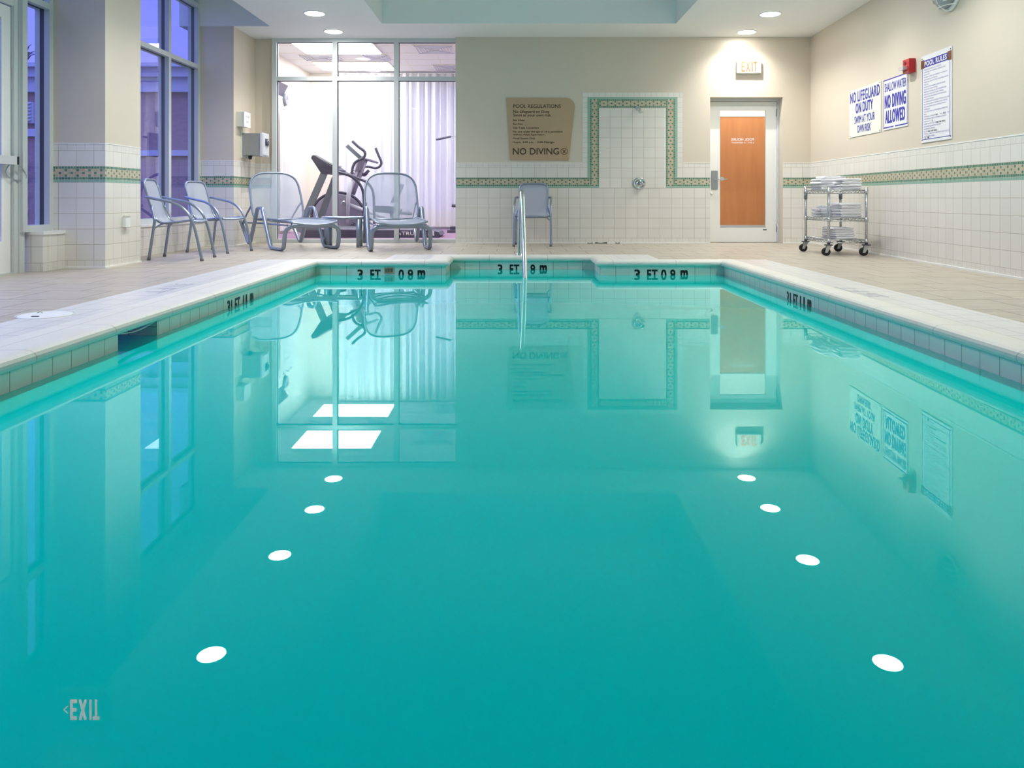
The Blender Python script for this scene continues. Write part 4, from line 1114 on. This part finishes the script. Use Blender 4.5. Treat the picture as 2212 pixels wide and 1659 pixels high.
for a, b, c_, d_ in ((0, 1, 0.0, 0.022), (0, 0.43, 0.945, 0.967), (0.5, 1, 0.945, 0.967), (0.01, 0.025, 0, 0.967), (0.975, 0.99, 0, 0.967)):
    p = org+RU*ln*a-UP*h*d_; m.panel(p, RU, UP, ln*(b-a), h*(d_-c_))
m.build('border', 'blue', t)
t, org, ln, h = rsign(1992, 2057.3, 1.512, 0.59, 'pool_rules_sign', 'tall white POOL RULES sign with brown tape on its blue heading', 'signwhite')
m = MB(); m.panel(org+RU*ln*0.02-UP*h*0.14-RN*0.001, RU, UP, ln*0.95, h*0.083); m.panel(org+RU*ln*0.03-UP*h*0.965, RU, UP, ln*0.012, h*0.83); m.panel(org+RU*ln*0.945-UP*h*0.965, RU, UP, ln*0.012, h*0.83); m.panel(org+RU*ln*0.03-UP*h*0.968, RU, UP, ln*0.927, h*0.006)
m.build('heading_band', 'blue', t)
m = MB(); stext(m, org, ln, h, 'POOL RULES', 0.12, 0.86, 0.128, 0.07, 0.03); m.xf(lambda p: p+RN*0.001); m.build('heading', 'signwhite', t)
m = MB()
for a, b in ((-0.005, 0.11), (0.885, 1.005)): m.panel(org+RU*ln*a-UP*h*0.146+RN*0.0012, RU, UP, ln*(b-a), h*0.098)
m.build('tape', 'tape', t)
RULES = ['THERE SHOULD BE NO SOLO SWIMMING.', 'THERE SHALL BE NO RUNNING, BOISTEROUS OR', 'ROUGH PLAY.', 'NO PERSON UNDER THE INFLUENCE OF ALCOHOL OR', 'DRUGS SHOULD USE THE POOL.', 'THERE SHALL BE NO SPITTING OR BLOWING NOSE IN', 'THE POOL.', 'PERSONS WITH DIARRHEAL ILLNESS OR NAUSEA', 'SHOULD NOT ENTER THE POOL.', 'PERSONS WITH SKIN, EYE, EAR OR RESPIRATORY', 'INFECTIONS SHOULD NOT ENTER THE POOL.', 'PERSONS WITH OPEN LESIONS OR WOUNDS SHOULD', 'NOT ENTER THE POOL.', 'NO ANIMALS OR PETS ALLOWED IN THE POOL ENCLOSURE.', 'NO GLASS ALLOWED IN THE POOL OR ON THE DECK.', 'NO CHILDREN SHOULD BE IN THE POOL WITHOUT', 'SUPERVISION.', 'YOU SHOULD TAKE A SHOWER BEFORE ENTERING THE', 'POOL.', 'THE POOL IS OPEN FROM        A.M. TO        P.M.', 'THE MAXIMUM NUMBER OF SWIMMERS ALLOWED IN', 'THE POOL IS', 'A FIRST AID KIT IS LOCATED', 'LIFE SAVING EQUIPMENT IS LOCATED', 'AN EMERGENCY PHONE IS', 'LOCATED', 'THE POOL OPERATOR OF RECORD AT THIS FACILITY IS', 'CERTIFICATION NUMBER']
m = MB()
for i, s_ in enumerate(RULES):
    b0 = 0.175+i*0.0283
    stext(m, org, ln, h, s_, 0.10, 0.10+min(0.84, 0.0178*len(s_)), b0, b0-0.0145, 0.0)
m.build('rules_print', 'fineblue', t)
m = MB()
for s_, a, b, b0 in (('6', 0.52, 0.56, 0.713), ('12', 0.75, 0.82, 0.713), ('12', 0.34, 0.4, 0.772), ('ON THE WALL', 0.52, 0.82, 0.80), ('ON THE WALL', 0.24, 0.55, 0.885), ('J. B', 0.12, 0.28, 0.955)): stext(m, org, ln, h, s_, a, b, b0, b0-0.017, 0.01)
m.build('handwriting', 'ink', t); screws(t, org, ln, h)
# fire strobe
yf = ryd(1971); zf = ZC+(428-143)/F*yf
t = thing('fire_alarm_strobe', tuple(rp(yf, zf)), 'red fire alarm strobe with a clear lens between the wall signs', 'fire alarm')
m = MB(); m.obox(rp(yf, zf, 0.035), RU*0.065, RN*0.035, (0, 0, 0.075)); m.build('housing', 'red', t, bevel=0.012)
m = MB(); m.lathe(rp(yf+0.02, zf+0.035, 0.069), RN, [(0.022, 0), (0.022, 0.004), (0.016, 0.005)], 20); m.build('horn_grille', simple('dark_red_grille', (120, 16, 22), 0.5), t)
m = MB(); m.obox(rp(yf+0.02, zf-0.022, 0.092), RU*0.05, RN*0.026, (0, 0, 0.018)); m.build('strobe_lens', 'clear', t, bevel=0.012)
# caged emergency light high on the right wall
ye = ryd(2055); ze = ZC+(428+12)/F*ye
t = thing('caged_wall_light', tuple(rp(ye, ze)), 'white wire caged light high on the side wall, cut by the top edge', 'wall light')
m = MB(); m.lathe(rp(ye, ze), RN, [(0.165, 0), (0.17, 0.02), (0.155, 0.035)], 32); m.build('base_ring', 'white', t)
m = MB(); m.lathe(rp(ye, ze, 0.03), RN, [(0.14, 0), (0.135, 0.05), (0.10, 0.1), (0.04, 0.12)], 32); m.build('lens', 'lens', t)
for k in range(-3, 4):
    b0 = k*0.04; wd = math.sqrt(0.155**2-b0*b0)
    m = MB(); m.tube([rp(ye, ze+b0, 0.03)+RU*wd*math.cos(a*math.pi/10)*1.0+RN*(0.12*math.sin(a*math.pi/10)*(wd/0.155)) for a in range(11)], 0.005, 6); m.build('cage_wire', 'white', t)
m = MB(); m.tube([rp(ye, ze, 0.03)+UP*0.155*math.cos(a*math.pi/10)+RN*(0.122*math.sin(a*math.pi/10)) for a in range(11)], 0.006, 6); m.build('cage_wire', 'white', t)

# exit signs
def exit_sign(x, y, z, w_, h_, letters, label, hang, lm, fm_, arrow):
    t = thing('exit_sign', (x, y, z), label, 'exit sign', 'exit signs')
    m = MB(); m.box((x-w_/2, y-0.05, z-h_/2), (x+w_/2, y-0.002, z+h_/2)); m.build('housing', 'offwhite', t, bevel=0.005)
    m = MB(); m.box((x-w_/2+0.006, y-0.0535, z-h_/2+0.008), (x+w_/2-0.006, y-0.049, z+h_/2-0.008)); m.build('face', fm_, t)
    m = MB(); lw, lh = letters
    for s_, a, b in (('E', 0, 0.23), ('X', 0.29, 0.57), ('I', 0.66, 0.73), ('T', 0.77, 1.0)):
        m.text(s_, (x-lw/2+lw*a, y-0.0545, z-lh/2), (1, 0, 0), UP, lw*(b-a), lh, 0, 0.01 if not arrow else 0.02)
    if arrow:
        ax_ = x-lw/2-0.012
        for sg in (1, -1):
            p, q = Vector((ax_, y-0.0545, z+sg*0.028)), Vector((ax_-0.03, y-0.0545, z)); n_ = Vector((0.012, 0, 0))
            m.face([p, p-n_, q-n_, q])
    m.build('letters', lm, t)
    if hang:
        m = MB(); m.box((x-0.06, y-0.045, z+h_/2), (x+0.06, y-0.005, CZ)); m.build('canopy', 'offwhite', t)
exit_sign(PXx(1615.7, D), D, PZ(145.5, D), PXx(1641.4, D)-PXx(1590, D), PZ(131, D)-PZ(159, D), (PXx(1634, D)-PXx(1600.5, D), PZ(132.8, D)-PZ(154.5, D)), 'lit EXIT sign with orange letters above the glass door', False, 'exitletter', 'exitface', False)
exit_sign(-3.27, 5.21, 3.05, 0.42, 0.27, (0.222, 0.156), 'hanging EXIT sign with an arrow, seen only mirrored in the water', True, 'exitletter2', 'boxgrey', True)

# boxes on the column
t = thing('control_box', (CXR, 10.08, 1.65), 'grey electrical control box with a rotary switch on the column', 'electrical box')
x_f = -3.70
m = MB(); m.box((CXR, 9.97, 1.475), (x_f-0.035, 10.23, 1.80)); m.build('enclosure', 'boxgrey', t, bevel=0.006)
m = MB(); m.box((x_f-0.04, 9.955, 1.465), (x_f-0.012, 10.245, 1.812)).box((x_f-0.012, 9.985, 1.485), (x_f, 10.215, 1.795)); m.build('lid', 'boxlid', t, bevel=0.006)
m = MB(); m.box((x_f, 10.06, 1.62), (x_f+0.006, 10.18, 1.73)); m.lathe((x_f+0.005, 10.1, 1.672), (1, 0, 0), [(0.045, 0), (0.04, 0.03), (0.02, 0.035)], 20); m.build('rotary_switch', 'knob', t)
m = MB(); m.box((CXR+0.001, 9.94, 1.44), (CXR+0.012, 10.26, 1.835)); m.build('back_plate', 'offwhite', t)
m = MB(); m.lathe((CXR+0.1, 10.05, 1.42), (0, 0, 1), [(0.02, 0), (0.028, 0.02), (0.028, 0.056)], 12); m.build('conduit_fitting', 'foot', t)
t = thing('alarm_button_box', (CXR, 9.9, 2.0), 'small white box with faint print on the column, above the grey control box', 'box')
m = MB(); m.box((CXR, 9.80, 1.885), (-3.915, 10.02, 2.095)); m.build('housing', 'offwhite', t, bevel=0.005)
m = MB(); m.box((-3.915, 9.79, 1.88), (-3.905, 10.03, 2.10)); m.build('cover', 'white', t, bevel=0.003)
m = MB()
for k, (a, b, z_) in enumerate(((9.85, 9.89, 2.02), (9.91, 9.98, 2.02), (9.87, 9.95, 1.945))): m.box((-3.905, a, z_), (-3.9045, b, z_+0.028))
m.build('faint_print', 'boxlid', t)
t = thing('wall_sensor', (CXR, 6.98, 0.61), 'small white plastic device low on the tiled column', 'sensor')
m = MB(); m.box((CXR+0.001, 6.945, 0.545), (CXR+0.035, 7.03, 0.66)); m.build('case', 'white', t, bevel=0.006)
m = MB(); m.box((CXR+0.01, 6.94, 0.655), (CXR+0.04, 7.035, 0.668)); m.build('cap', 'offwhite', t, bevel=0.003)

# shower
t = thing('wall_shower', (PXx(1380, D), D, PZ(236, D)), 'small chrome shower head above the tiled shower panel', 'shower head')
xs = PXx(1378, D)
m = MB(); m.lathe((xs, D-0.006, PZ(233, D)), (0, -1, 0), [(0.032, 0), (0.03, 0.008), (0.014, 0.014)], 20, sx=(1.12, 1, 1)); m.build('flange', 'chrome', t)
m = MB(); m.tube(spline([(xs, D-0.01, PZ(233, D)), (xs, D-0.07, PZ(233, D)+0.005), (xs+0.008, D-0.12, PZ(238, D))], 5), 0.013, 10); m.build('arm', 'chrome', t)
m = MB(); m.lathe((xs+0.008, D-0.11, PZ(237, D)), (0.1, -0.5, -1), [(0.014, 0), (0.02, 0.02), (0.034, 0.055), (0.034, 0.065), (0.02, 0.066)], 20); m.build('nozzle', 'chrome', t)
t = thing('shower_valve', (PXx(1380.5, D), D, PZ(396, D)), 'round chrome shower valve with a lever on the white tiles', 'shower valve')
xv, zv = PXx(1380.5, D), PZ(396, D)
m = MB(); m.lathe((xv, D-0.007, zv), (0, -1, 0), [(0.09, 0), (0.088, 0.007), (0.072, 0.011), (0.068, 0.008), (0.05, 0.008), (0.036, 0.012), (0.034, 0.034), (0.028, 0.038)], 36, sx=(1.126, 1, 1)); m.build('escutcheon', 'chrome', t)
m = MB(); m.tube([(xv, D-0.045, zv), (xv+0.03, D-0.07, zv-0.008), (xv+0.09, D-0.075, zv-0.012)], [0.022, 0.016, 0.012], 12); m.build('lever', 'chrome', t)

# ------------------------------------------------------------------ chairs
def affine(O, U, V, base):
    O = Vector((O[0], O[1], ZD)); U = Vector((U[0], U[1], 0)); V = Vector((V[0], V[1], 0))
    return lambda u, v, h: O+U*u+V*v+Vector((0, 0, h))
def armchair(O, U, V, label):
    A = affine(O, U, V, None)
    base = A(0.5, 0.5, 0)
    t = thing('armchair', tuple(base), label, 'chair', 'silver mesh armchairs')
    s0, s1 = 0.10, 0.90
    side = [(0.83, 0.432), (0.74, 0.441), (0.48, 0.424), (0.27, 0.411), (0.17, 0.425), (0.10, 0.465), (0.05, 0.53), (-0.02, 0.65), (-0.09, 0.79), (-0.115, 0.835)]
    left = spline([A(u, s0, h) for u, h in side], 5); right = spline([A(u, s1, h) for u, h in side], 5)
    topc = [A(-0.128, s0+0.03, 0.875), A(-0.138, s0+0.10, 0.899), A(-0.142, s0+0.2, 0.905), A(-0.144, 0.5, 0.907), A(-0.142, s1-0.2, 0.905), A(-0.138, s1-0.10, 0.899), A(-0.128, s1-0.03, 0.875)]
    loop = left+topc+list(reversed(right))+[A(0.85, s1-0.05, 0.425), A(0.855, 0.5, 0.42), A(0.85, s0+0.05, 0.425)]
    m = MB(); m.tube(loop, 0.013, 8, closed=True); m.build('frame', 'metal', t)
    m = MB(); n = len(left)
    full = left+[A(-0.128, s0, 0.86), A(-0.14, s0, 0.893)]
    def sl(a, b):
        i = a*(len(full)-1); k = min(int(i), len(full)-2); p = full[k].lerp(full[k+1], i-k)
        e_ = 0.02
        if a > 0.93: e_ = 0.02+0.09*((a-0.93)/0.07)**2
        return p+(A(0, s1, 0)-A(0, s0, 0))*(e_+(1-2*e_)*b)
    m.grid(sl, 40, 6); o = m.build('sling', 'slingchair', t)
    arm = [(-0.10, 0.697), (0.0, 0.696), (0.2, 0.672), (0.435, 0.643), (0.58, 0.603), (0.69, 0.55), (0.78, 0.482), (0.86, 0.36), (0.93, 0.19), (1.0, 0.0)]
    for v in (0.0, 1.0):
        vi = s0 if v == 0 else s1
        pts = [A(-0.055, vi, 0.70)]+[A(u, v, h) for u, h in arm]
        pts[1] = A(-0.06, v*0.97+0.015, 0.70)
        m = MB(); m.tube(spline(pts, 5), 0.0155, 10); ao = m.build('arm', 'metal', t)
        m = MB(); m.tube([A(1.0, v, 0.0), A(0.985, v, 0.03)], 0.0185, 10); m.build('foot_cap', 'cap', ao)
        m = MB(); m.tube(spline([A(0.02, vi, 0.60), A(0.095, v*0.94+0.03, 0.47), A(0.10, v*0.97+0.015, 0.40), A(0.0, v, 0.0)], 5), 0.0155, 10); lo = m.build('leg', 'metal', t)
        m = MB(); m.tube([A(0.0, v, 0.0), A(0.007, v, 0.03)], 0.0185, 10); m.build('foot_cap', 'cap', lo)
        m = MB(); m.tube(spline([A(0.09, v*0.97+0.015, 0.35), A(0.18, vi, 0.39), A(0.27, vi, 0.408)], 4), 0.009, 8); m.build('brace', 'metal', t)
    m = MB(); m.tube([A(0.30, s0, 0.405), A(0.30, s1, 0.405)], 0.011, 8).tube([A(0.80, 0.0, 0.43), A(0.80, 1.0, 0.43)], 0.011, 8); m.build('crossbar', 'metal', t)
armchair((-4.067, 7.534), (0.65, -0.12), (-0.065, 0.465), 'silver mesh armchair under the window, the one closer to the pool door')
armchair((-4.165, 8.62), (0.615, -0.225), (0.115, 0.465), 'silver mesh armchair under the window, next to the sun lounger')
armchair((0.02, 10.1), (-0.03, -0.45), (0.53, 0.0), 'silver mesh armchair alone against the tiled far wall')

def V3(v): return (v[0], v[1], 0.0)
def lounger(O, U, V, label):
    A = affine(O, U, V, None)
    base = A(0.5, 0.5, 0)
    t = thing('sun_lounger', tuple(base), label, 'sun lounger', 'silver mesh sun loungers')
    R = 0.029; q = 0.022
    half = [(1.27, 0.36), (0.985, q), (0.735, 0.555), (0.60, 0.555), (0.345, q), (0.0, q)]
    lp = [A(u, 0, h) for u, h in half]; rp_ = [A(u, 1, h) for u, h in half]
    pts = lp+[A(-0.045, 0.0, 0.325), A(-0.045, 1.0, 0.325)]+list(reversed(rp_))
    rad = [0.055, 0.06, 0.06, 0.085, 0.085, 0.13, 0.13, 0.085, 0.085, 0.06, 0.06, 0.055]
    m = MB(); m.tube(fillet(pts, rad, 8), R, 12, r2=0.020, up=V3(V)); m.build('frame', 'metal', t)
    # seat
    rail = [(0.98, 0.40), (0.86, 0.395), (0.6, 0.405), (0.3, 0.40), (0.05, 0.392), (-0.07, 0.38)]
    a0, a1 = 0.07, 0.93
    l = spline([A(u, a0, h) for u, h in rail], 5); r = spline([A(u, a1, h) for u, h in rail], 5)
    fr_ = [A(-0.10, a0+0.05, 0.37), A(-0.11, 0.3, 0.345), A(-0.115, 0.5, 0.337), A(-0.11, 0.7, 0.345), A(-0.10, a1-0.05, 0.37)]
    m = MB(); m.tube(l+fr_+list(reversed(r)), 0.013, 8); m.build('seat_frame', 'metal', t)
    def st(a, b):
        u = 0.97-1.07*a; i = a*(len(l)-1); k = min(int(i), len(l)-2); p = l[k].lerp(l[k+1], i-k)
        s_ = (A(0, a1, 0)-A(0, a0, 0))*b
        sag = -0.035*math.sin(math.pi*b)*(0.6+0.6*a)
        return p+s_+Vector((0, 0, sag))
    m = MB(); m.grid(st, 24, 8); m.build('seat_sling', 'sling', t)
    for u in (0.2, 0.42, 0.64):
        m = MB(); m.tube(spline([A(u, a0, 0.395), A(u, 0.3, 0.36), A(u, 0.5, 0.348), A(u, 0.7, 0.36), A(u, a1, 0.395)], 4), 0.009, 8); m.build('seat_rib', 'metal', t)
    for v in (0, 1):
        vi = a0 if v == 0 else a1
        m = MB(); m.tube([A(1.25, v, 0.335), A(0.9, vi, 0.34), A(0.0, vi, 0.335)], 0.012, 8); m.build('side_rail', 'metal', t)
    # backrest: rounded frame leaning back
    ub, hb_, ut, ht = 0.87, 0.385, 1.06, 1.055
    def bk(v, s_): return A(ub+(ut-ub)*s_, v, hb_+(ht-hb_)*s_)
    outline = [bk(0.10, 0.0), bk(0.04, 0.04), bk(0.01, 0.12), bk(0.0, 0.3), bk(0.01, 0.6), bk(0.03, 0.76), bk(0.09, 0.89), bk(0.2, 0.97), bk(0.34, 1.0), bk(0.5, 1.005), bk(0.66, 1.0), bk(0.8, 0.97), bk(0.91, 0.89), bk(0.97, 0.76), bk(0.99, 0.6), bk(1.0, 0.3), bk(0.99, 0.12), bk(0.96, 0.04), bk(0.90, 0.0)]
    ol = spline(outline, 4)
    m = MB(); m.tube(ol, 0.015, 8).tube([outline[0], outline[-1]], 0.012, 8); m.build('back_frame', 'metal', t)
    hl = len(ol)//2
    le = ol[:hl+1]; ri = list(reversed(ol))[:hl+1]
    def bs(a, b):
        i = a*(hl); k = min(int(i), hl-1)
        p = le[k].lerp(le[k+1], i-k); q_ = ri[k].lerp(ri[k+1], i-k)
        return p.lerp(q_, 0.015+0.97*b)
    m = MB(); m.grid(bs, 40, 6); m.build('back_sling', 'sling', t)
    for v in (0.03, 0.97):
        m = MB(); m.tube([bk(v, 0.35), A(1.12, v, 0.47), A(1.23, v, 0.35)], 0.019, 8, r2=0.009, up=(0, 0, 1)); m.build('back_prop', 'gymgrey', t)
lounger((-2.99, 8.78), (-0.78, 0.85), (0.614, 0.34), 'silver mesh sun lounger beside the column and armchairs')
lounger((-1.838, 8.70), (-0.345, 1.16), (0.718, 0.31), 'silver mesh sun lounger in front of the gym window, next to the tiled wall')

# side table between the loungers
t = thing('side_table', (-2.45, 9.62, ZD), 'low silver side table between the two sun loungers', 'table')
x0, x1, y0, y1, zt_ = -2.70, -2.15, 9.46, 9.73, ZD+0.41
m = MB(); m.tube([(x0+0.05, y0, zt_), (x1-0.05, y0, zt_), (x1, y0+0.05, zt_), (x1, y1-0.05, zt_), (x1-0.05, y1, zt_), (x0+0.05, y1, zt_), (x0, y1-0.05, zt_), (x0, y0+0.05, zt_)], 0.02, 10, closed=True); m.build('top_frame', 'metal', t)
m = MB(); m.box((x0+0.01, y0+0.01, zt_-0.006), (x1-0.01, y1-0.01, zt_+0.008)); m.build('tabletop', 'gymlight', t)
for x_, y__ in ((x0+0.07, y0+0.01), (x1-0.03, y0+0.01), (x0+0.06, y1-0.02), (x1-0.055, y1-0.02)):
    m = MB(); m.tube([(x_, y__, zt_-0.015), (x_, y__, ZD)], 0.03, 10, r2=0.018, up=(1, 0, 0)); m.build('leg', 'metal', t)

# ------------------------------------------------------------------ towel cart
CX0, CX1, CY0, CY1 = 3.76, 4.21, 8.10, 8.74
t = thing('towel_cart', ((CX0+CX1)/2, (CY0+CY1)/2, ZD), 'chrome wire shelf cart on casters loaded with white towels', 'cart')
SH = [0.19, 0.45, 0.785]
for (x, y) in ((CX0, CY0), (CX1, CY0), (CX0, CY1), (CX1, CY1)):
    m = MB(); m.tube([(x, y, ZD+0.135), (x, y, ZD+(0.82 if y == CY0 else 0.80))], 0.0165, 12)
    for k in range(18): m.tube([(x, y, ZD+0.16+k*0.035), (x, y, ZD+0.163+k*0.035)], 0.0178, 12)
    po = m.build('post', 'wire', t)
    cs_ = MB(); cs_.lathe((x, y, ZD+0.125), (0, 0, 1), [(0.05, 0), (0.05, 0.01), (0.02, 0.014)], 20); ca = cs_.build('caster', 'foot', t)
    wa = Vector((0.25, 1, 0)).normalized(); wb = Vector((1, -0.25, 0)).normalized()      # axle, rolling direction
    hub = Vector((x, y, ZD+0.05))-wb*0.03
    w_ = MB(); w_.lathe(hub, wa, [(0.036, -0.018), (0.047, -0.016), (0.05, -0.01), (0.05, 0.01), (0.047, 0.016), (0.036, 0.018)], 24); w_.build('wheel', 'black', ca)
    k_ = MB()
    for sg in (-1, 1): k_.prism([(-0.015, -0.012), (0.015, -0.012), (0.06, 0.075), (0.005, 0.075)], hub+wa*(0.022*sg), wb, (0, 0, 1), wa, 0.003)
    k_.obox(hub+wb*0.033+Vector((0, 0, 0.071)), wb*0.028, wa*0.025, (0, 0, 0.004)); k_.build('fork', 'wire', ca)
for si, hz in enumerate(SH):
    z = ZD+hz
    m = MB()
    for zz in (z, z-0.035):
        m.tube([(CX0, CY0, zz), (CX1, CY0, zz)], 0.0045, 6).tube([(CX0, CY1, zz), (CX1, CY1, zz)], 0.0045, 6).tube([(CX0, CY0, zz), (CX0, CY1, zz)], 0.0045, 6).tube([(CX1, CY0, zz), (CX1, CY1, zz)], 0.0045, 6)
    for k in range(12):      # zigzag truss wires
        a, b = k/12, (k+1)/12
        za, zb2 = (z, z-0.035) if k % 2 == 0 else (z-0.035, z)
        for y in (CY0, CY1): m.tube([(CX0+(CX1-CX0)*a, y, za), (CX0+(CX1-CX0)*b, y, zb2)], 0.003, 5)
    for k in range(16):
        a, b = k/16, (k+1)/16
        za, zb2 = (z, z-0.035) if k % 2 == 0 else (z-0.035, z)
        for x in (CX0, CX1): m.tube([(x, CY0+(CY1-CY0)*a, za), (x, CY0+(CY1-CY0)*b, zb2)], 0.003, 5)
    for k in range(1, 22):
        y = CY0+(CY1-CY0)*k/22; m.tube([(CX0, y, z), (CX1, y, z)], 0.0028, 5)
    for k in (1, 2, 3):
        x = CX0+(CX1-CX0)*k/4; m.tube([(x, CY0, z-0.006), (x, CY1, z-0.006)], 0.004, 5)
    for (x, y) in ((CX0, CY0), (CX1, CY0), (CX0, CY1), (CX1, CY1)): m.tube([(x, y, z-0.04), (x, y, z+0.006)], 0.022, 12)
    m.build('wire_shelf', 'wire', t)
m = MB(); m.tube(spline([(CX0, CY1, ZD+0.76), (CX0, CY1, ZD+0.80), (CX0+0.01, CY1+0.04, ZD+0.83), (CX0+0.05, CY1+0.055, ZD+0.835), (CX1-0.05, CY1+0.055, ZD+0.835), (CX1-0.01, CY1+0.04, ZD+0.83), (CX1, CY1, ZD+0.80), (CX1, CY1, ZD+0.76)], 5), 0.0165, 12); m.build('push_handle', 'wire', t)
m = MB()
for x in (CX0, CX1): m.tube([(x, CY1, ZD+0.68), (x, CY1, ZD+0.76)], 0.022, 12)
m.build('handle_socket', 'gymgrey', t)

def towel(x0, x1, y0, y1, z, th, label, fold='x', jit=0.008, droop=0.0):
    """a folded towel: cloth layers doubled around a rounded fold"""
    rnd = random.Random(hash((round(x0, 3), round(z, 3))) & 0xffff)
    j1, j2, j3, j4 = [rnd.uniform(-jit, jit) for _ in range(4)]
    x0 += j1; x1 += j2*0.6; y0 += j3*0.6; y1 += j4
    cxm, cym = (x0+x1)/2, (y0+y1)/2
    m = MB()
    r = th/2; lay = []
    n = 8
    outer = [(x1+0.0, r*0.98)]+[(x0+r+(x1-x0-r)*k/6, r) for k in range(5, -1, -1)]
    arc = [(x0+r-r*math.sin(math.pi*k/n)*1.0, r*math.cos(math.pi*k/n)) for k in range(1, n)]
    bot = [(x0+r+(x1-x0-r)*k/6, -r) for k in range(0, 6)]+[(x1-0.012, -r*0.98), (x1-0.004, -r*0.5), (x1-0.010, -r*0.06), (x0+r*1.2, -0.02*r), (x0+r*1.2, 0.06*r), (x1-0.002, 0.08*r), (x1+0.006, 0.5*r)]
    prof = outer+arc+bot
    ys = [0, 0.006, 0.02, 0.25, 0.5, 0.75, 0.98, 0.994, 1]; eds = [0.5, 0.8, 0.97, 1, 1, 1, 0.97, 0.8, 0.5]; ny = 8
    bend = rnd.uniform(-0.002, 0.004)
    nz = [[rnd.uniform(-0.0018, 0.0018) for _ in prof] for _ in range(ny+1)]
    rings = []
    for jy in range(ny+1):
        y = y0+(y1-y0)*ys[jy]
        ed = eds[jy]
        rings.append([Vector((px_+nz[jy][i]*2.5, y+nz[jy][-1-i]*2.5*(jy in (0, 1, 7, 8)), z+r+pz_*ed+nz[jy][i]*(0.1 if pz_ < -0.5*r else 1.0)-abs(bend)*((px_-cxm)/(x1-x0)*2)**2*(pz_ > -0.5*r))) for i, (px_, pz_) in enumerate(prof)])
    b = len(m.v)
    for R_ in rings: m.v += [tuple(p) for p in R_]
    np_ = len(prof)
    for jy in range(ny):
        for i in range(np_):
            k = (i+1) % np_
            m.f.append((b+jy*np_+i, b+jy*np_+k, b+(jy+1)*np_+k, b+(jy+1)*np_+i)); m.mi.append(0); m.sm.append(True); m.uv.append([(0, 0)]*4)
    m.f.append(tuple(b+i for i in reversed(range(np_)))); m.f.append(tuple(b+ny*np_+i for i in range(np_)))
    m.mi += [0, 0]; m.sm += [False, False]; m.uv += [[(0, 0)]*np_, [(0, 0)]*np_]
    ra = rnd.uniform(-0.07, 0.07); cr2, sr2 = math.cos(ra), math.sin(ra)
    m.xf(lambda p: Vector((cxm+(p.x-cxm)*cr2-(p.y-cym)*sr2, cym+(p.x-cxm)*sr2+(p.y-cym)*cr2, p.z)))
    o = m.build('folded_towel', 'towel', None, (cxm, cym, z))
    tag(o, label, 'towel', 'folded white towels on the cart')
POSW = ['bottom', 'second from bottom', 'third from bottom', 'fourth from bottom', 'fifth from bottom', 'sixth from bottom']
def stack(x0, x1, y0, y1, z, th, n, where, dark=False):
    zz = z
    for k in range(n):
        towel(x0, x1, y0, y1, zz, th, 'folded white towel, %s of %s' % (POSW[k], where)); zz += th+0.002
    return zz
zs = [ZD+h_+0.0055 for h_ in SH]
za = stack(3.79, 4.0, 8.40, 8.66, zs[2], 0.034, 4, 'the door end stack on the top shelf')
stack(3.93, 4.17, 8.135, 8.375, zs[2], 0.033, 4, 'the front stack on the top shelf')
towel(3.84, 4.12, 8.42, 8.64, za, 0.032, 'folded white towel lying on top of all others on the top shelf')
zm = stack(3.79, 4.0, 8.40, 8.64, zs[1], 0.034, 3, 'the door end stack on the middle shelf')
towel(3.84, 4.03, 8.43, 8.66, zm, 0.032, 'folded white towel, topmost of the door end stack on the middle shelf')
stack(3.92, 4.17, 8.135, 8.375, zs[1], 0.034, 5, 'the front stack on the middle shelf')
stack(3.86, 4.10, 8.16, 8.5, zs[0], 0.026, 5, 'the only stack on the bottom shelf')

# temporary property used while building is dropped
for o in bpy.data.objects:
    if '_base' in o: del o['_base']
